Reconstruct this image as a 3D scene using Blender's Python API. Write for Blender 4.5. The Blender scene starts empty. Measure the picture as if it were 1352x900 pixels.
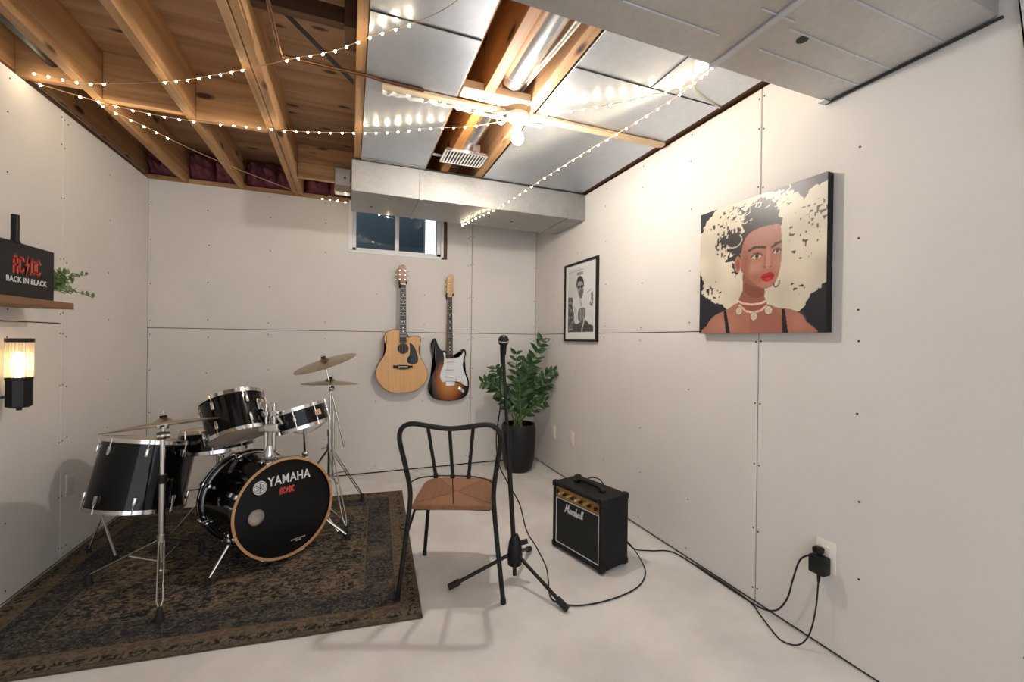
import bpy, bmesh, math, random
import numpy as np
from mathutils import Vector, Matrix, Euler
random.seed(7)
np.random.seed(7)
PI = math.pi
S = bpy.context.scene
COL = S.collection

# ------------------------------------------------------------ camera, world, exposure
def cam_axes(yaw, pitch, roll):
    f = Vector((math.sin(yaw)*math.cos(pitch), math.cos(yaw)*math.cos(pitch), -math.sin(pitch)))
    r = Vector((math.cos(yaw), -math.sin(yaw), 0)); u = r.cross(f)
    c, s = math.cos(roll), math.sin(roll)
    return r*c+u*s, -r*s+u*c, f
cd = bpy.data.cameras.new('camera'); cam = bpy.data.objects.new('camera', cd); COL.objects.link(cam)
r_, u_, f_ = cam_axes(.3661, .0035, .0125)
M = Matrix((r_, u_, -f_)).transposed().to_4x4(); M.translation = (0, 0, 1.1667)
cam.matrix_world = M
cd.sensor_width = 36; cd.lens = 556.32/1352*36; cd.clip_start = .02
S.camera = cam
w = bpy.data.worlds.new('world'); S.world = w; w.use_nodes = True
w.node_tree.nodes['Background'].inputs[0].default_value = (.93, .96, 1, 1)
w.node_tree.nodes['Background'].inputs[1].default_value = 1.0
S.view_settings.view_transform = 'Standard'; S.view_settings.look = 'None'
S.view_settings.exposure = 0.76; S.view_settings.gamma = 1.0; S.view_settings.use_curve_mapping = False
BULB = 610.0        # radiance of the bare ceiling bulb
FAIRY = 95.0
SCONCE = 26.0

# ------------------------------------------------------------ materials
MATS = {}
def nt(m): return m.node_tree.nodes, m.node_tree.links
def base_mat(name, col, rough=.5, metal=0., spec=None):
    m = bpy.data.materials.new(name); m.use_nodes = True
    b = m.node_tree.nodes['Principled BSDF']
    b.inputs['Base Color'].default_value = (*col, 1); b.inputs['Roughness'].default_value = rough; b.inputs['Metallic'].default_value = metal
    if spec is not None: b.inputs['Specular IOR Level'].default_value = spec
    MATS[name] = m
    return m, b
def noise_mat(name, c1, c2, scale=8, rough=.6, metal=0., stretch=(1, 1, 1), detail=4, bump=0., bscale=None, lo=.35, hi=.65, rough2=None, distort=0.):
    m, b = base_mat(name, c1, rough, metal); N, L = nt(m)
    tc = N.new('ShaderNodeTexCoord'); mp = N.new('ShaderNodeMapping'); mp.inputs['Scale'].default_value = stretch
    L.new(tc.outputs['Object'], mp.inputs['Vector'])
    nz = N.new('ShaderNodeTexNoise'); nz.inputs['Scale'].default_value = scale; nz.inputs['Detail'].default_value = detail; nz.inputs['Distortion'].default_value = distort
    L.new(mp.outputs[0], nz.inputs['Vector'])
    cr = N.new('ShaderNodeValToRGB'); cr.color_ramp.elements[0].position = lo; cr.color_ramp.elements[1].position = hi
    cr.color_ramp.elements[0].color = (*c1, 1); cr.color_ramp.elements[1].color = (*c2, 1)
    L.new(nz.outputs['Fac'], cr.inputs[0]); L.new(cr.outputs[0], b.inputs['Base Color'])
    if rough2 is not None:
        mr = N.new('ShaderNodeMapRange'); mr.inputs['To Min'].default_value = rough; mr.inputs['To Max'].default_value = rough2
        L.new(nz.outputs['Fac'], mr.inputs['Value']); L.new(mr.outputs[0], b.inputs['Roughness'])
    if bump:
        n2 = N.new('ShaderNodeTexNoise'); n2.inputs['Scale'].default_value = bscale or scale*4; n2.inputs['Detail'].default_value = 3
        L.new(mp.outputs[0], n2.inputs['Vector'])
        bp = N.new('ShaderNodeBump'); bp.inputs['Strength'].default_value = bump; bp.inputs['Distance'].default_value = .004
        L.new(n2.outputs['Fac'], bp.inputs['Height']); L.new(bp.outputs[0], b.inputs['Normal'])
    return m
def wood_mat(name, c1, c2, axis='y', rough=.65, knots=True, scale=1., knotc=(.045, .02, .008), ks=1.05):
    """grain stretched along an axis, with a few dark knots"""
    m, b = base_mat(name, c1, rough); N, L = nt(m)
    tc = N.new('ShaderNodeTexCoord'); oi = N.new('ShaderNodeObjectInfo')
    mu = N.new('ShaderNodeVectorMath'); mu.operation = 'SCALE'; mu.inputs['Scale'].default_value = 7.3
    cb = N.new('ShaderNodeCombineXYZ')
    for k in range(3): L.new(oi.outputs['Random'], cb.inputs[k])
    L.new(cb.outputs[0], mu.inputs[0])
    ad = N.new('ShaderNodeVectorMath'); L.new(tc.outputs['Object'], ad.inputs[0]); L.new(mu.outputs[0], ad.inputs[1])
    mp = N.new('ShaderNodeMapping'); s = {'x': (1.2, 26, 26), 'y': (26, 1.2, 26), 'z': (26, 26, 1.2)}[axis]
    mp.inputs['Scale'].default_value = [v*scale for v in s]; L.new(ad.outputs[0], mp.inputs['Vector'])
    nz = N.new('ShaderNodeTexNoise'); nz.inputs['Scale'].default_value = 1; nz.inputs['Detail'].default_value = 6; nz.inputs['Distortion'].default_value = .6
    L.new(mp.outputs[0], nz.inputs['Vector'])
    cr = N.new('ShaderNodeValToRGB'); cr.color_ramp.elements[0].position = .3; cr.color_ramp.elements[1].position = .7
    cr.color_ramp.elements[0].color = (*c1, 1); cr.color_ramp.elements[1].color = (*c2, 1); L.new(nz.outputs['Fac'], cr.inputs[0])
    out = cr.outputs[0]
    if knots:
        mp2 = N.new('ShaderNodeMapping'); s2 = {'x': (3.2, 9, 9), 'y': (9, 3.2, 9), 'z': (9, 9, 3.2)}[axis]
        mp2.inputs['Scale'].default_value = [v*scale for v in s2]; L.new(ad.outputs[0], mp2.inputs['Vector'])
        vo = N.new('ShaderNodeTexVoronoi'); vo.inputs['Scale'].default_value = ks; L.new(mp2.outputs[0], vo.inputs['Vector'])
        kr = N.new('ShaderNodeValToRGB'); kr.color_ramp.elements[0].position = .10; kr.color_ramp.elements[1].position = .20
        kr.color_ramp.elements[0].color = (1, 1, 1, 1); kr.color_ramp.elements[1].color = (0, 0, 0, 1); L.new(vo.outputs['Distance'], kr.inputs[0])
        mx = N.new('ShaderNodeMixRGB'); L.new(kr.outputs[0], mx.inputs[0]); L.new(out, mx.inputs[1]); mx.inputs[2].default_value = (*knotc, 1)
        out = mx.outputs[0]
    L.new(out, b.inputs['Base Color'])
    bp = N.new('ShaderNodeBump'); bp.inputs['Strength'].default_value = .25; bp.inputs['Distance'].default_value = .002
    L.new(nz.outputs['Fac'], bp.inputs['Height']); L.new(bp.outputs[0], b.inputs['Normal'])
    return m
def emit_mat(name, col, strength, camcol=None):
    m = bpy.data.materials.new(name); m.use_nodes = True; N, L = nt(m)
    N.remove(N['Principled BSDF']); e = N.new('ShaderNodeEmission'); e.inputs[0].default_value = (*col, 1); e.inputs[1].default_value = strength
    L.new(e.outputs[0], N['Material Output'].inputs[0]); MATS[name] = m
    return m
def vc_mat(name, rough=.4):
    m, b = base_mat(name, (.5, .5, .5), rough); N, L = nt(m)
    a = N.new('ShaderNodeVertexColor'); a.layer_name = 'print'; L.new(a.outputs[0], b.inputs['Base Color'])
    return m

noise_mat('drywall', (.685, .66, .635), (.73, .705, .68), 2.2, .85, lo=.3, hi=.7, bump=.06, bscale=160)
base_mat('stud_dark', (.012, .008, .006), .95)
base_mat('screw_dark', (.03, .027, .025), .6)
noise_mat('concrete', (.66, .635, .615), (.83, .805, .785), 3.0, .62, detail=8, lo=.32, hi=.66, bump=.12, bscale=60, rough2=.5)
WC1, WC2 = (.32, .16, .066), (.53, .315, .15)
wood_mat('joist_wood', WC1, WC2, 'y')
wood_mat('joist_wood_x', WC1, WC2, 'x')
wood_mat('orange_board', (.37, .15, .035), (.47, .215, .06), 'y', knots=True)
wood_mat('plywood', (.23, .12, .058), (.43, .26, .145), 'x', scale=.6, ks=2.2)
wood_mat('pale_wood_x', (.62, .44, .27), (.74, .57, .38), 'x', knots=False)
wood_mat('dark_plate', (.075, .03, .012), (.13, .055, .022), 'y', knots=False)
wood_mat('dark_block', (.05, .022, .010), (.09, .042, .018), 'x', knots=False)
wood_mat('shelf_wood', (.19, .095, .045), (.29, .155, .075), 'y', knots=False)
wood_mat('seat_wood_x', (.225, .090, .032), (.31, .138, .054), 'x', .38, False, 2.2)
wood_mat('seat_wood_y', (.175, .068, .024), (.25, .106, .041), 'y', .38, False, 2.2)
wood_mat('spruce', (.63, .33, .115), (.72, .41, .16), 'z', .28, False, 1.6)
wood_mat('mahogany', (.12, .045, .018), (.20, .08, .03), 'z', .3, False)
wood_mat('headstock_wood', (.22, .085, .03), (.33, .14, .055), 'z', .35, False)
wood_mat('maple', (.52, .30, .12), (.62, .38, .17), 'z', .35, False)
wood_mat('rosewood', (.022, .013, .009), (.045, .026, .017), 'z', .5, False)
MATS['rosewood'].node_tree.nodes['Principled BSDF'].inputs['Specular IOR Level'].default_value = .15
wood_mat('hoop_wood', (.46, .24, .105), (.56, .32, .155), 'x', .35, False)
# galvanised sheet
def galv(name, c1, c2, rough, rough2, vs=28):
    m, b = base_mat(name, c1, rough, 1.); N, L = nt(m)
    tc = N.new('ShaderNodeTexCoord'); vo = N.new('ShaderNodeTexVoronoi'); vo.inputs['Scale'].default_value = vs
    nz = N.new('ShaderNodeTexNoise'); nz.inputs['Scale'].default_value = 2.4; nz.inputs['Detail'].default_value = 5
    L.new(tc.outputs['Object'], vo.inputs['Vector']); L.new(tc.outputs['Object'], nz.inputs['Vector'])
    sx = N.new('ShaderNodeSeparateColor'); L.new(vo.outputs['Color'], sx.inputs[0])
    ma = N.new('ShaderNodeMath'); ma.operation = 'MULTIPLY_ADD'; ma.inputs[1].default_value = .16; L.new(sx.outputs[0], ma.inputs[0]); L.new(nz.outputs['Fac'], ma.inputs[2])
    cr = N.new('ShaderNodeValToRGB'); cr.color_ramp.elements[0].position = .45; cr.color_ramp.elements[1].position = .9
    cr.color_ramp.elements[0].color = (*c1, 1); cr.color_ramp.elements[1].color = (*c2, 1); L.new(ma.outputs[0], cr.inputs[0]); L.new(cr.outputs[0], b.inputs['Base Color'])
    mr = N.new('ShaderNodeMapRange'); mr.inputs['To Min'].default_value = rough; mr.inputs['To Max'].default_value = rough2; L.new(ma.outputs[0], mr.inputs['Value']); L.new(mr.outputs[0], b.inputs['Roughness'])
    n2 = N.new('ShaderNodeTexNoise'); n2.inputs['Scale'].default_value = 3.0; L.new(tc.outputs['Object'], n2.inputs['Vector'])
    bp = N.new('ShaderNodeBump'); bp.inputs['Strength'].default_value = .35; bp.inputs['Distance'].default_value = .03; L.new(n2.outputs['Fac'], bp.inputs['Height']); L.new(bp.outputs[0], b.inputs['Normal'])
    return m
galv('galvanised', (.56, .595, .65), (.66, .695, .75), .42, .55, 45)
galv('galvanised_matte', (.36, .355, .345), (.47, .465, .455), .45, .6, 55)
galv('galvanised_near', (.52, .515, .505), (.64, .635, .625), .45, .6, 55)
galv('pipe_metal', (.70, .71, .73), (.82, .83, .85), .18, .3, 20)
base_mat('seam_dark', (.035, .035, .036), .6, .3)
base_mat('chrome', (.78, .77, .75), .13, 1.)
base_mat('worn_chrome', (.62, .60, .57), .26, 1.)
base_mat('nickel_bright', (.86, .85, .83), .2, 1.)
base_mat('drum_black', (.003, .003, .0034), .07, spec=.35)
base_mat('drumhead_black', (.006, .006, .0065), .25, spec=.3)
noise_mat('drumhead_tan', (.44, .36, .28), (.52, .44, .36), 6, .5)
base_mat('rubber', (.008, .008, .008), .7)
noise_mat('bronze', (.34, .26, .16), (.44, .35, .235), 14, .32, 1., stretch=(1, 1, 1), lo=.3, hi=.7)
base_mat('white_print', (.72, .72, .71), .5)
base_mat('red_print', (.62, .07, .045), .5)
base_mat('pale_outline', (.55, .30, .26), .5)
base_mat('black_metal', (.007, .0066, .0062), .42, spec=.35)
base_mat('black_plastic', (.007, .007, .0073), .45, spec=.3)
noise_mat('tolex', (.005, .0048, .0046), (.010, .0095, .009), 300, .65, bump=.3, bscale=420); MATS['tolex'].node_tree.nodes['Principled BSDF'].inputs['Specular IOR Level'].default_value = .3
noise_mat('grille_cloth', (.006, .006, .006), (.014, .014, .014), 500, .8)
base_mat('amp_gold', (.50, .30, .10), .3, .9)
base_mat('ivory_plate', (.83, .79, .73), .4)
base_mat('plate_same_wall', (.64, .595, .56), .5)
base_mat('pot_black', (.012, .0122, .0125), .5, spec=.35)
noise_mat('soil', (.02, .013, .008), (.05, .032, .02), 60, .95, bump=.6)
noise_mat('leaf_dark', (.014, .045, .012), (.035, .095, .022), 9, .3)
noise_mat('leaf_pale', (.10, .17, .055), (.20, .29, .11), 20, .5)
base_mat('stem_green', (.10, .20, .05), .45)
base_mat('vinyl_white', (.78, .80, .83), .4)
noise_mat('pink_insulation', (.145, .035, .055), (.25, .075, .10), 12, .95, detail=6, bump=.7, bscale=45)
base_mat('vapour_sheet', (.16, .135, .155), .25)
base_mat('wire_clear', (.50, .36, .22), .35)
base_mat('wire_white', (.75, .70, .62), .5)
base_mat('cable_white', (.60, .55, .45), .5)
base_mat('copper_dark', (.13, .055, .025), .4, .6)
base_mat('black_pipe', (.01, .011, .013), .35)
base_mat('porcelain', (.85, .83, .78), .3)
base_mat('well_dark', (.065, .105, .13), .8)
emit_mat('bulb_glow', (1., .925, .835), BULB)
emit_mat('fairy_glow', (1., .80, .52), FAIRY)
emit_mat('sconce_glow', (1., .66, .30), SCONCE)
vc_mat('canvas_print', .36); vc_mat('poster_print', .5)
m, b = base_mat('glass_clear', (.9, .95, 1), .02); b.inputs['Transmission Weight'].default_value = 1.; b.inputs['IOR'].default_value = 1.45
m, b = base_mat('ribbed_glass', (1, .93, .82), .08); b.inputs['Transmission Weight'].default_value = .85; b.inputs['IOR'].default_value = 1.3
# sunburst: amber in the middle of the body, black to the rim
def sunburst():
    m, b = base_mat('sunburst', (.4, .15, .03), .22, spec=.35); N, L = nt(m)
    tc = N.new('ShaderNodeTexCoord'); mp = N.new('ShaderNodeMapping'); mp.vector_type = 'POINT'
    mp.inputs['Location'].default_value = (.0, 0, -.185*4.0); mp.inputs['Scale'].default_value = (6.0, 0, 4.0); L.new(tc.outputs['Object'], mp.inputs['Vector'])
    ln = N.new('ShaderNodeVectorMath'); ln.operation = 'LENGTH'; L.new(mp.outputs[0], ln.inputs[0])
    cr = N.new('ShaderNodeValToRGB'); e = cr.color_ramp.elements; e[0].position = .25; e[0].color = (.56, .24, .045, 1); e[1].position = 1.; e[1].color = (.006, .003, .002, 1)
    k = e.new(.60); k.color = (.34, .10, .016, 1); k = e.new(.84); k.color = (.06, .014, .005, 1)
    L.new(ln.outputs['Value'], cr.inputs[0]); L.new(cr.outputs[0], b.inputs['Base Color'])
sunburst()
# rug: worn oriental pattern, borders from the distance to the edge (UV)
def rug_mat():
    m, b = base_mat('rug_pile', (.05, .04, .03), .95, spec=.1); N, L = nt(m)
    uv = N.new('ShaderNodeUVMap'); uv.uv_map = 'UVMap'; sp = N.new('ShaderNodeSeparateXYZ'); L.new(uv.outputs[0], sp.inputs[0])
    def mth(op, a, c=None):
        n = N.new('ShaderNodeMath'); n.operation = op
        for i, v in enumerate((a, c)):
            if v is None: continue
            if isinstance(v, (int, float)): n.inputs[i].default_value = v
            else: L.new(v, n.inputs[i])
        return n.outputs[0]
    W, H = 1.72, 1.5
    x = sp.outputs[0]; y = sp.outputs[1]
    dx = mth('MULTIPLY', mth('MINIMUM', x, mth('SUBTRACT', 1., x)), W); dy = mth('MULTIPLY', mth('MINIMUM', y, mth('SUBTRACT', 1., y)), H)
    d = mth('MINIMUM', dx, dy)
    sc = N.new('ShaderNodeMapping'); sc.inputs['Scale'].default_value = (W, H, 1); L.new(uv.outputs[0], sc.inputs['Vector'])
    def nz(scale, detail, st=(1, 1, 1), dist=0.):
        mp = N.new('ShaderNodeMapping'); mp.inputs['Scale'].default_value = st; L.new(sc.outputs[0], mp.inputs['Vector'])
        n = N.new('ShaderNodeTexNoise'); n.inputs['Scale'].default_value = scale; n.inputs['Detail'].default_value = detail; n.inputs['Distortion'].default_value = dist
        L.new(mp.outputs[0], n.inputs['Vector']); return n.outputs['Fac']
    def ramp(v, stops, const=False):
        r = N.new('ShaderNodeValToRGB'); e = r.color_ramp.elements
        if const: r.color_ramp.interpolation = 'CONSTANT'
        e[0].position, e[0].color = stops[0][0], (*stops[0][1], 1); e[1].position, e[1].color = stops[-1][0], (*stops[-1][1], 1)
        for p, c in stops[1:-1]: q = e.new(p); q.color = (*c, 1)
        L.new(v, r.inputs[0]); return r.outputs[0]
    def mix(f, a, c):
        n = N.new('ShaderNodeMixRGB')
        if isinstance(f, (int, float)): n.inputs[0].default_value = f
        else: L.new(f, n.inputs[0])
        for i, v in ((1, a), (2, c)):
            if isinstance(v, tuple): n.inputs[i].default_value = (*v, 1)
            else: L.new(v, n.inputs[i])
        return n.outputs[0]
    dark = (.022, .021, .021); ink = (.030, .033, .038); tan = (.235, .172, .112); mid = (.095, .073, .053)
    # field: arabesque strokes over large worn patches
    fine = ramp(nz(34, 3, (1, 1.6, 1), 1.0), [(.46, (0, 0, 0)), (.53, (1, 1, 1))])
    fine2 = ramp(nz(70, 2, (1, 1.4, 1), .6), [(.47, (0, 0, 0)), (.55, (1, 1, 1))])
    patch = ramp(nz(4.2, 4, dist=1.2), [(.46, (0, 0, 0)), (.56, (1, 1, 1))])
    patch2 = ramp(nz(9, 3, dist=1.5), [(.45, (0, 0, 0)), (.55, (1, 1, 1))])
    on_dark = mix(fine, mix(patch2, ink, dark), mix(fine2, (.078, .067, .055), (.175, .140, .102)))
    on_tan = mix(fine, mix(patch2, (.034, .030, .026), mid), mix(fine2, (.165, .122, .080), tan))
    field = mix(patch, on_dark, on_tan)
    # border with rosettes
    v2 = N.new('ShaderNodeTexVoronoi'); v2.inputs['Scale'].default_value = 14.; v2.inputs['Randomness'].default_value = .6; L.new(sc.outputs[0], v2.inputs['Vector'])
    ros = ramp(v2.outputs['Distance'], [(.0, (.13, .105, .08)), (.14, ink), (.24, (.12, .098, .072)), (.33, ink), (.46, (.08, .068, .054)), (.6, ink)])
    ros = mix(mth('MULTIPLY', fine, .75), ros, mix(fine2, ink, (.145, .122, .092)))
    out = field
    def band(lo, hi, c):
        nonlocal out
        f = mth('MULTIPLY', mth('GREATER_THAN', d, lo), mth('LESS_THAN', d, hi)); out = mix(f, out, c)
    nb = ramp(nz(55, 2, dist=.8), [(.44, (.026, .025, .024)), (.56, (.16, .125, .09))])
    band(.105, .25, ros)
    band(.245, .252, (.13, .10, .075)); band(.262, .267, (.11, .085, .062)); band(.098, .105, (.14, .105, .075))
    band(.052, .098, mix(fine, mid, (.16, .12, .08)))
    band(.022, .052, nb)
    band(-1., .022, mix(fine, (.08, .062, .046), (.135, .105, .075)))
    # worn, bare patches
    wear = ramp(nz(5.5, 7), [(.58, (0, 0, 0)), (.72, (.55, .55, .55))])
    out = mix(wear, out, (.19, .135, .088))
    L.new(out, b.inputs['Base Color'])
    bp = N.new('ShaderNodeBump'); bp.inputs['Strength'].default_value = .5; bp.inputs['Distance'].default_value = .004; L.new(nz(220, 2), bp.inputs['Height']); L.new(bp.outputs[0], b.inputs['Normal'])
rug_mat()

# ------------------------------------------------------------ geometry helpers
WM = {}      # world matrix of every empty / parent
def frame(axis, up=(0, 0, 1)):
    z = Vector(axis).normalized(); u = Vector(up)
    if abs(z.dot(u)) > .98: u = Vector((1, 0, 0)) if abs(z.x) < .9 else Vector((0, 1, 0))
    x = u.cross(z).normalized(); y = z.cross(x)
    return Matrix((x, y, z)).transposed()
class G:
    """collects geometry of one mesh"""
    def __init__(s): s.bm = bmesh.new()
    def box(s, lo, hi, bev=0., seg=1, M=None):
        r = bmesh.ops.create_cube(s.bm, size=1.); vs = r['verts']
        c = [(a+b)/2 for a, b in zip(lo, hi)]; d = [abs(b-a) for a, b in zip(lo, hi)]
        for v in vs: v.co = Vector((v.co.x*d[0]+c[0], v.co.y*d[1]+c[1], v.co.z*d[2]+c[2]))
        if bev:
            es = list({e for v in vs for e in v.link_edges})
            rr = bmesh.ops.bevel(s.bm, geom=es, offset=min(bev, min(d)*.45), segments=seg, profile=.5, affect='EDGES'); vs = list({v for f in rr['faces'] for v in f.verts} | {v for v in vs if v.is_valid})
        if M is not None:
            for v in vs: v.co = M @ v.co
        return s
    def rings(s, rings, closed=False, caps=True):
        vr = [[s.bm.verts.new(p) for p in r] for r in rings]; n = len(vr[0])
        for i in range(len(vr)-(0 if closed else 1)):
            a, b = vr[i], vr[(i+1) % len(vr)]
            for k in range(n):
                try: s.bm.faces.new((a[k], a[(k+1) % n], b[(k+1) % n], b[k]))
                except ValueError: pass
        if caps and not closed:
            for r in (vr[0][::-1], vr[-1]):
                try: s.bm.faces.new(r)
                except ValueError: pass
        return s
    def cyl(s, p0, p1, r0, r1=None, n=16, caps=True):
        p0, p1 = Vector(p0), Vector(p1); r1 = r0 if r1 is None else r1; F = frame(p1-p0)
        return s.rings([[p + F @ Vector((r*math.cos(2*PI*k/n), r*math.sin(2*PI*k/n), 0)) for k in range(n)] for p, r in ((p0, r0), (p1, r1))], caps=caps)
    def tube(s, pts, r, n=8, closed=False):
        pts = [Vector(p) for p in pts]; R = []; m = len(pts); up = Vector((0, 0, 1)); prev = None
        for i, p in enumerate(pts):
            if closed: t = pts[(i+1) % m]-pts[i-1]
            else: t = pts[min(i+1, m-1)]-pts[max(i-1, 0)]
            t.normalize()
            if prev is None: x = frame(t).col[0].copy()
            else: x = prev - t*prev.dot(t); x.normalize()
            prev = x; y = t.cross(x); rr = r[i] if isinstance(r, (list, tuple)) else r
            R.append([p+(x*math.cos(2*PI*k/n)+y*math.sin(2*PI*k/n))*rr for k in range(n)])
        return s.rings(R, closed=closed)
    def lathe(s, prof, c=(0, 0, 0), axis=(0, 0, 1), n=32, closed=False):
        """prof: list of (radius, height along axis)"""
        F = frame(axis); c = Vector(c)
        R = [[c+F @ Vector((max(r, 1e-5)*math.cos(2*PI*k/n), max(r, 1e-5)*math.sin(2*PI*k/n), h)) for k in range(n)] for r, h in prof]
        return s.rings(R, closed=closed, caps=not closed)
    def prism(s, poly, o, ux, uy, depth, holes=None):
        """polygon (2d) in the frame o, ux, uy, extruded by depth along ux x uy"""
        o, ux, uy = Vector(o), Vector(ux), Vector(uy); n = ux.cross(uy)
        a = [s.bm.verts.new(o+ux*x+uy*y) for x, y in poly]; b = [s.bm.verts.new(v.co+n*depth) for v in a]
        k = len(a)
        f1 = s.bm.faces.new(a[::-1]); f2 = s.bm.faces.new(b)
        for i in range(k): s.bm.faces.new((a[i], a[(i+1) % k], b[(i+1) % k], b[i]))
        if k > 4: bmesh.ops.triangulate(s.bm, faces=[f1, f2], ngon_method='EAR_CLIP')
        return s
    def ball(s, c, r, n=10, sc=(1, 1, 1), M=None):
        rr = bmesh.ops.create_uvsphere(s.bm, u_segments=n, v_segments=max(4, n//2+1), radius=1.)
        for v in rr['verts']:
            p = Vector((v.co.x*r*sc[0], v.co.y*r*sc[1], v.co.z*r*sc[2]))
            if M is not None: p = M @ p
            v.co = p+Vector(c)
        return s
    def ribbon(s, pts, w, o, ux, uy, depth):
        """flat stroke along 2d points"""
        for (x0, y0), (x1, y1) in zip(pts, pts[1:]):
            dx, dy = x1-x0, y1-y0; l = math.hypot(dx, dy) or 1; nx, ny = -dy/l*w/2, dx/l*w/2; ex, ey = dx/l*w*.35, dy/l*w*.35
            s.prism([(x0-ex+nx, y0-ey+ny), (x0-ex-nx, y0-ey-ny), (x1+ex-nx, y1+ey-ny), (x1+ex+nx, y1+ey+ny)], o, ux, uy, depth)
        return s
    def mesh(s, name, smooth=40):
        bmesh.ops.recalc_face_normals(s.bm, faces=s.bm.faces)
        me = bpy.data.meshes.new(name); s.bm.to_mesh(me); s.bm.free()
        if smooth:
            me.polygons.foreach_set('use_smooth', [True]*len(me.polygons)); me.set_sharp_from_angle(angle=math.radians(smooth))
        return me
def smooth_path(pts, k=6):
    P = [Vector(p) for p in pts]; out = []
    for i in range(len(P)-1):
        a, b, c, d = P[max(i-1, 0)], P[i], P[i+1], P[min(i+2, len(P)-1)]
        for j in range(k):
            t = j/k
            out.append(.5*((2*b)+(c-a)*t+(2*a-5*b+4*c-d)*t*t+(3*b-a-3*c+d)*t**3))
    return out+[P[-1]]
def smooth2(poly, k=4):
    n = len(poly); P = [Vector((x, y, 0)) for x, y in poly]; out = []
    for i in range(n):
        a, b, c, d = P[i-1], P[i], P[(i+1) % n], P[(i+2) % n]
        for j in range(k):
            t = j/k; q = .5*((2*b)+(c-a)*t+(2*a-5*b+4*c-d)*t*t+(3*b-a-3*c+d)*t**3); out.append((q.x, q.y))
    return out
def tag(o, label=None, cat=None, group=None, kind=None):
    if label: o['label'] = label
    if cat: o['category'] = cat
    if group: o['group'] = group
    if kind: o['kind'] = kind
    return o
def thing(name, label, cat, loc=(0, 0, 0), rz=0, group=None):
    o = bpy.data.objects.new(name, None); COL.objects.link(o); o.empty_display_size = .05
    o.location = loc; o.rotation_euler = (0, 0, rz)
    WM[o.name] = Matrix.Translation(loc) @ Matrix.Rotation(rz, 4, 'Z')
    return tag(o, label, cat, group)
def put(name, g, mat, parent=None, world=True, smooth=40, kind=None, label=None):
    """one mesh object from G; vertices given in world coordinates unless world=False (local to the parent)"""
    me = g.mesh(name, smooth) if isinstance(g, G) else g
    if mat: me.materials.append(MATS[mat])
    o = bpy.data.objects.new(name, me); COL.objects.link(o)
    W = Matrix()
    if parent is not None:
        o.parent = parent; W = WM[parent.name]
        if world: me.transform(W.inverted())
    WM[o.name] = W
    if kind: o['kind'] = kind
    if label: o['label'] = label
    return o
def solo(name, g, mat, label, cat, loc=(0, 0, 0), group=None, smooth=40):
    """a thing that is one mesh, origin at its base"""
    me = g.mesh(name, smooth); me.transform(Matrix.Translation(loc).inverted()); me.materials.append(MATS[mat])
    o = bpy.data.objects.new(name, me); COL.objects.link(o); o.location = loc; WM[o.name] = Matrix.Translation(loc)
    return tag(o, label, cat, group)
def struct(name, g, mat, label=None):
    o = put(name, g, mat); o['kind'] = 'structure'
    if label: o['label'] = label
    return o
def share(name, me, parent, loc, rot=None, scale=None):
    """another object on shared mesh data, placed in the parent's local frame"""
    o = bpy.data.objects.new(name, me); COL.objects.link(o); o.parent = parent; o.location = loc
    if rot is not None: o.rotation_euler = rot
    if scale is not None: o.scale = scale
    return o
def text_mesh(name, body, size, M, depth=.0006, bold=0., xs=1., shear=0.):
    c = bpy.data.curves.new(name, 'FONT'); c.body = body; c.size = size; c.extrude = depth; c.align_x = 'CENTER'; c.align_y = 'CENTER'; c.offset = bold; c.shear = shear; c.resolution_u = 3; c.space_character = 1.06
    o = bpy.data.objects.new(name, c); COL.objects.link(o); dg = bpy.context.evaluated_depsgraph_get()
    me = bpy.data.meshes.new_from_object(o.evaluated_get(dg)); bpy.data.objects.remove(o); bpy.data.curves.remove(c)
    me.name = name; me.materials.clear(); me.transform(M @ Matrix.Diagonal((xs, 1, 1, 1))); return me
def basis(o, ux, uy):
    ux, uy = Vector(ux).normalized(), Vector(uy).normalized(); n = ux.cross(uy)
    m = Matrix((ux, uy, n)).transposed().to_4x4(); m.translation = o; return m
# ------------------------------------------------------------ the room
XL, XR, YB, ZT, YF = -1.377, 1.701, 3.803, 2.30, -1.3
ZJ, ZS = 2.31, 2.545      # underside of joists, of subfloor
g = G().box((XL-.2, YF, -.1), (XR+.2, YB+.2, 0)); struct('floor', g, 'concrete', 'pale grey painted concrete floor with faint stains')
T = .0125
def panel(wall, lo, hi): put('drywall_panel', G().box(lo, hi, .0025), 'drywall', wall, smooth=0)
gap = .0022
# back wall: backing round the window opening, four sheets
wx0, wx1, wz0 = -.022, .815, 1.884
g = G(); y0, y1 = YB+T, YB+.15
g.box((XL-.15, y0, 0), (wx0-.02, y1, ZT)); g.box((wx1+.02, y0, 0), (XR+.15, y1, ZT)); g.box((wx0-.02, y0, 0), (wx1+.02, y1, wz0-.02))
wb = struct('wall_back', g, 'stud_dark', 'unfinished drywall back wall behind the guitars')
SX = 1.05
panel(wb, (XL, YB, .012), (SX-gap, YB+T, 1.22-gap)); panel(wb, (SX+gap, YB, .012), (XR, YB+T, 1.22-gap))
panel(wb, (SX+gap, YB, 1.22+gap), (XR, YB+T, ZT))
# upper left sheet is notched round the window
bmn = G().box((XL, YB, 1.22+gap), (wx0, YB+T, ZT)).box((wx0, YB, 1.22+gap), (wx1, YB+T, wz0)).box((wx1, YB, 1.22+gap), (SX-gap, YB+T, ZT))
bmesh.ops.remove_doubles(bmn.bm, verts=bmn.bm.verts, dist=.0001)
put('drywall_panel', bmn, 'drywall', wb, smooth=0)
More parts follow.
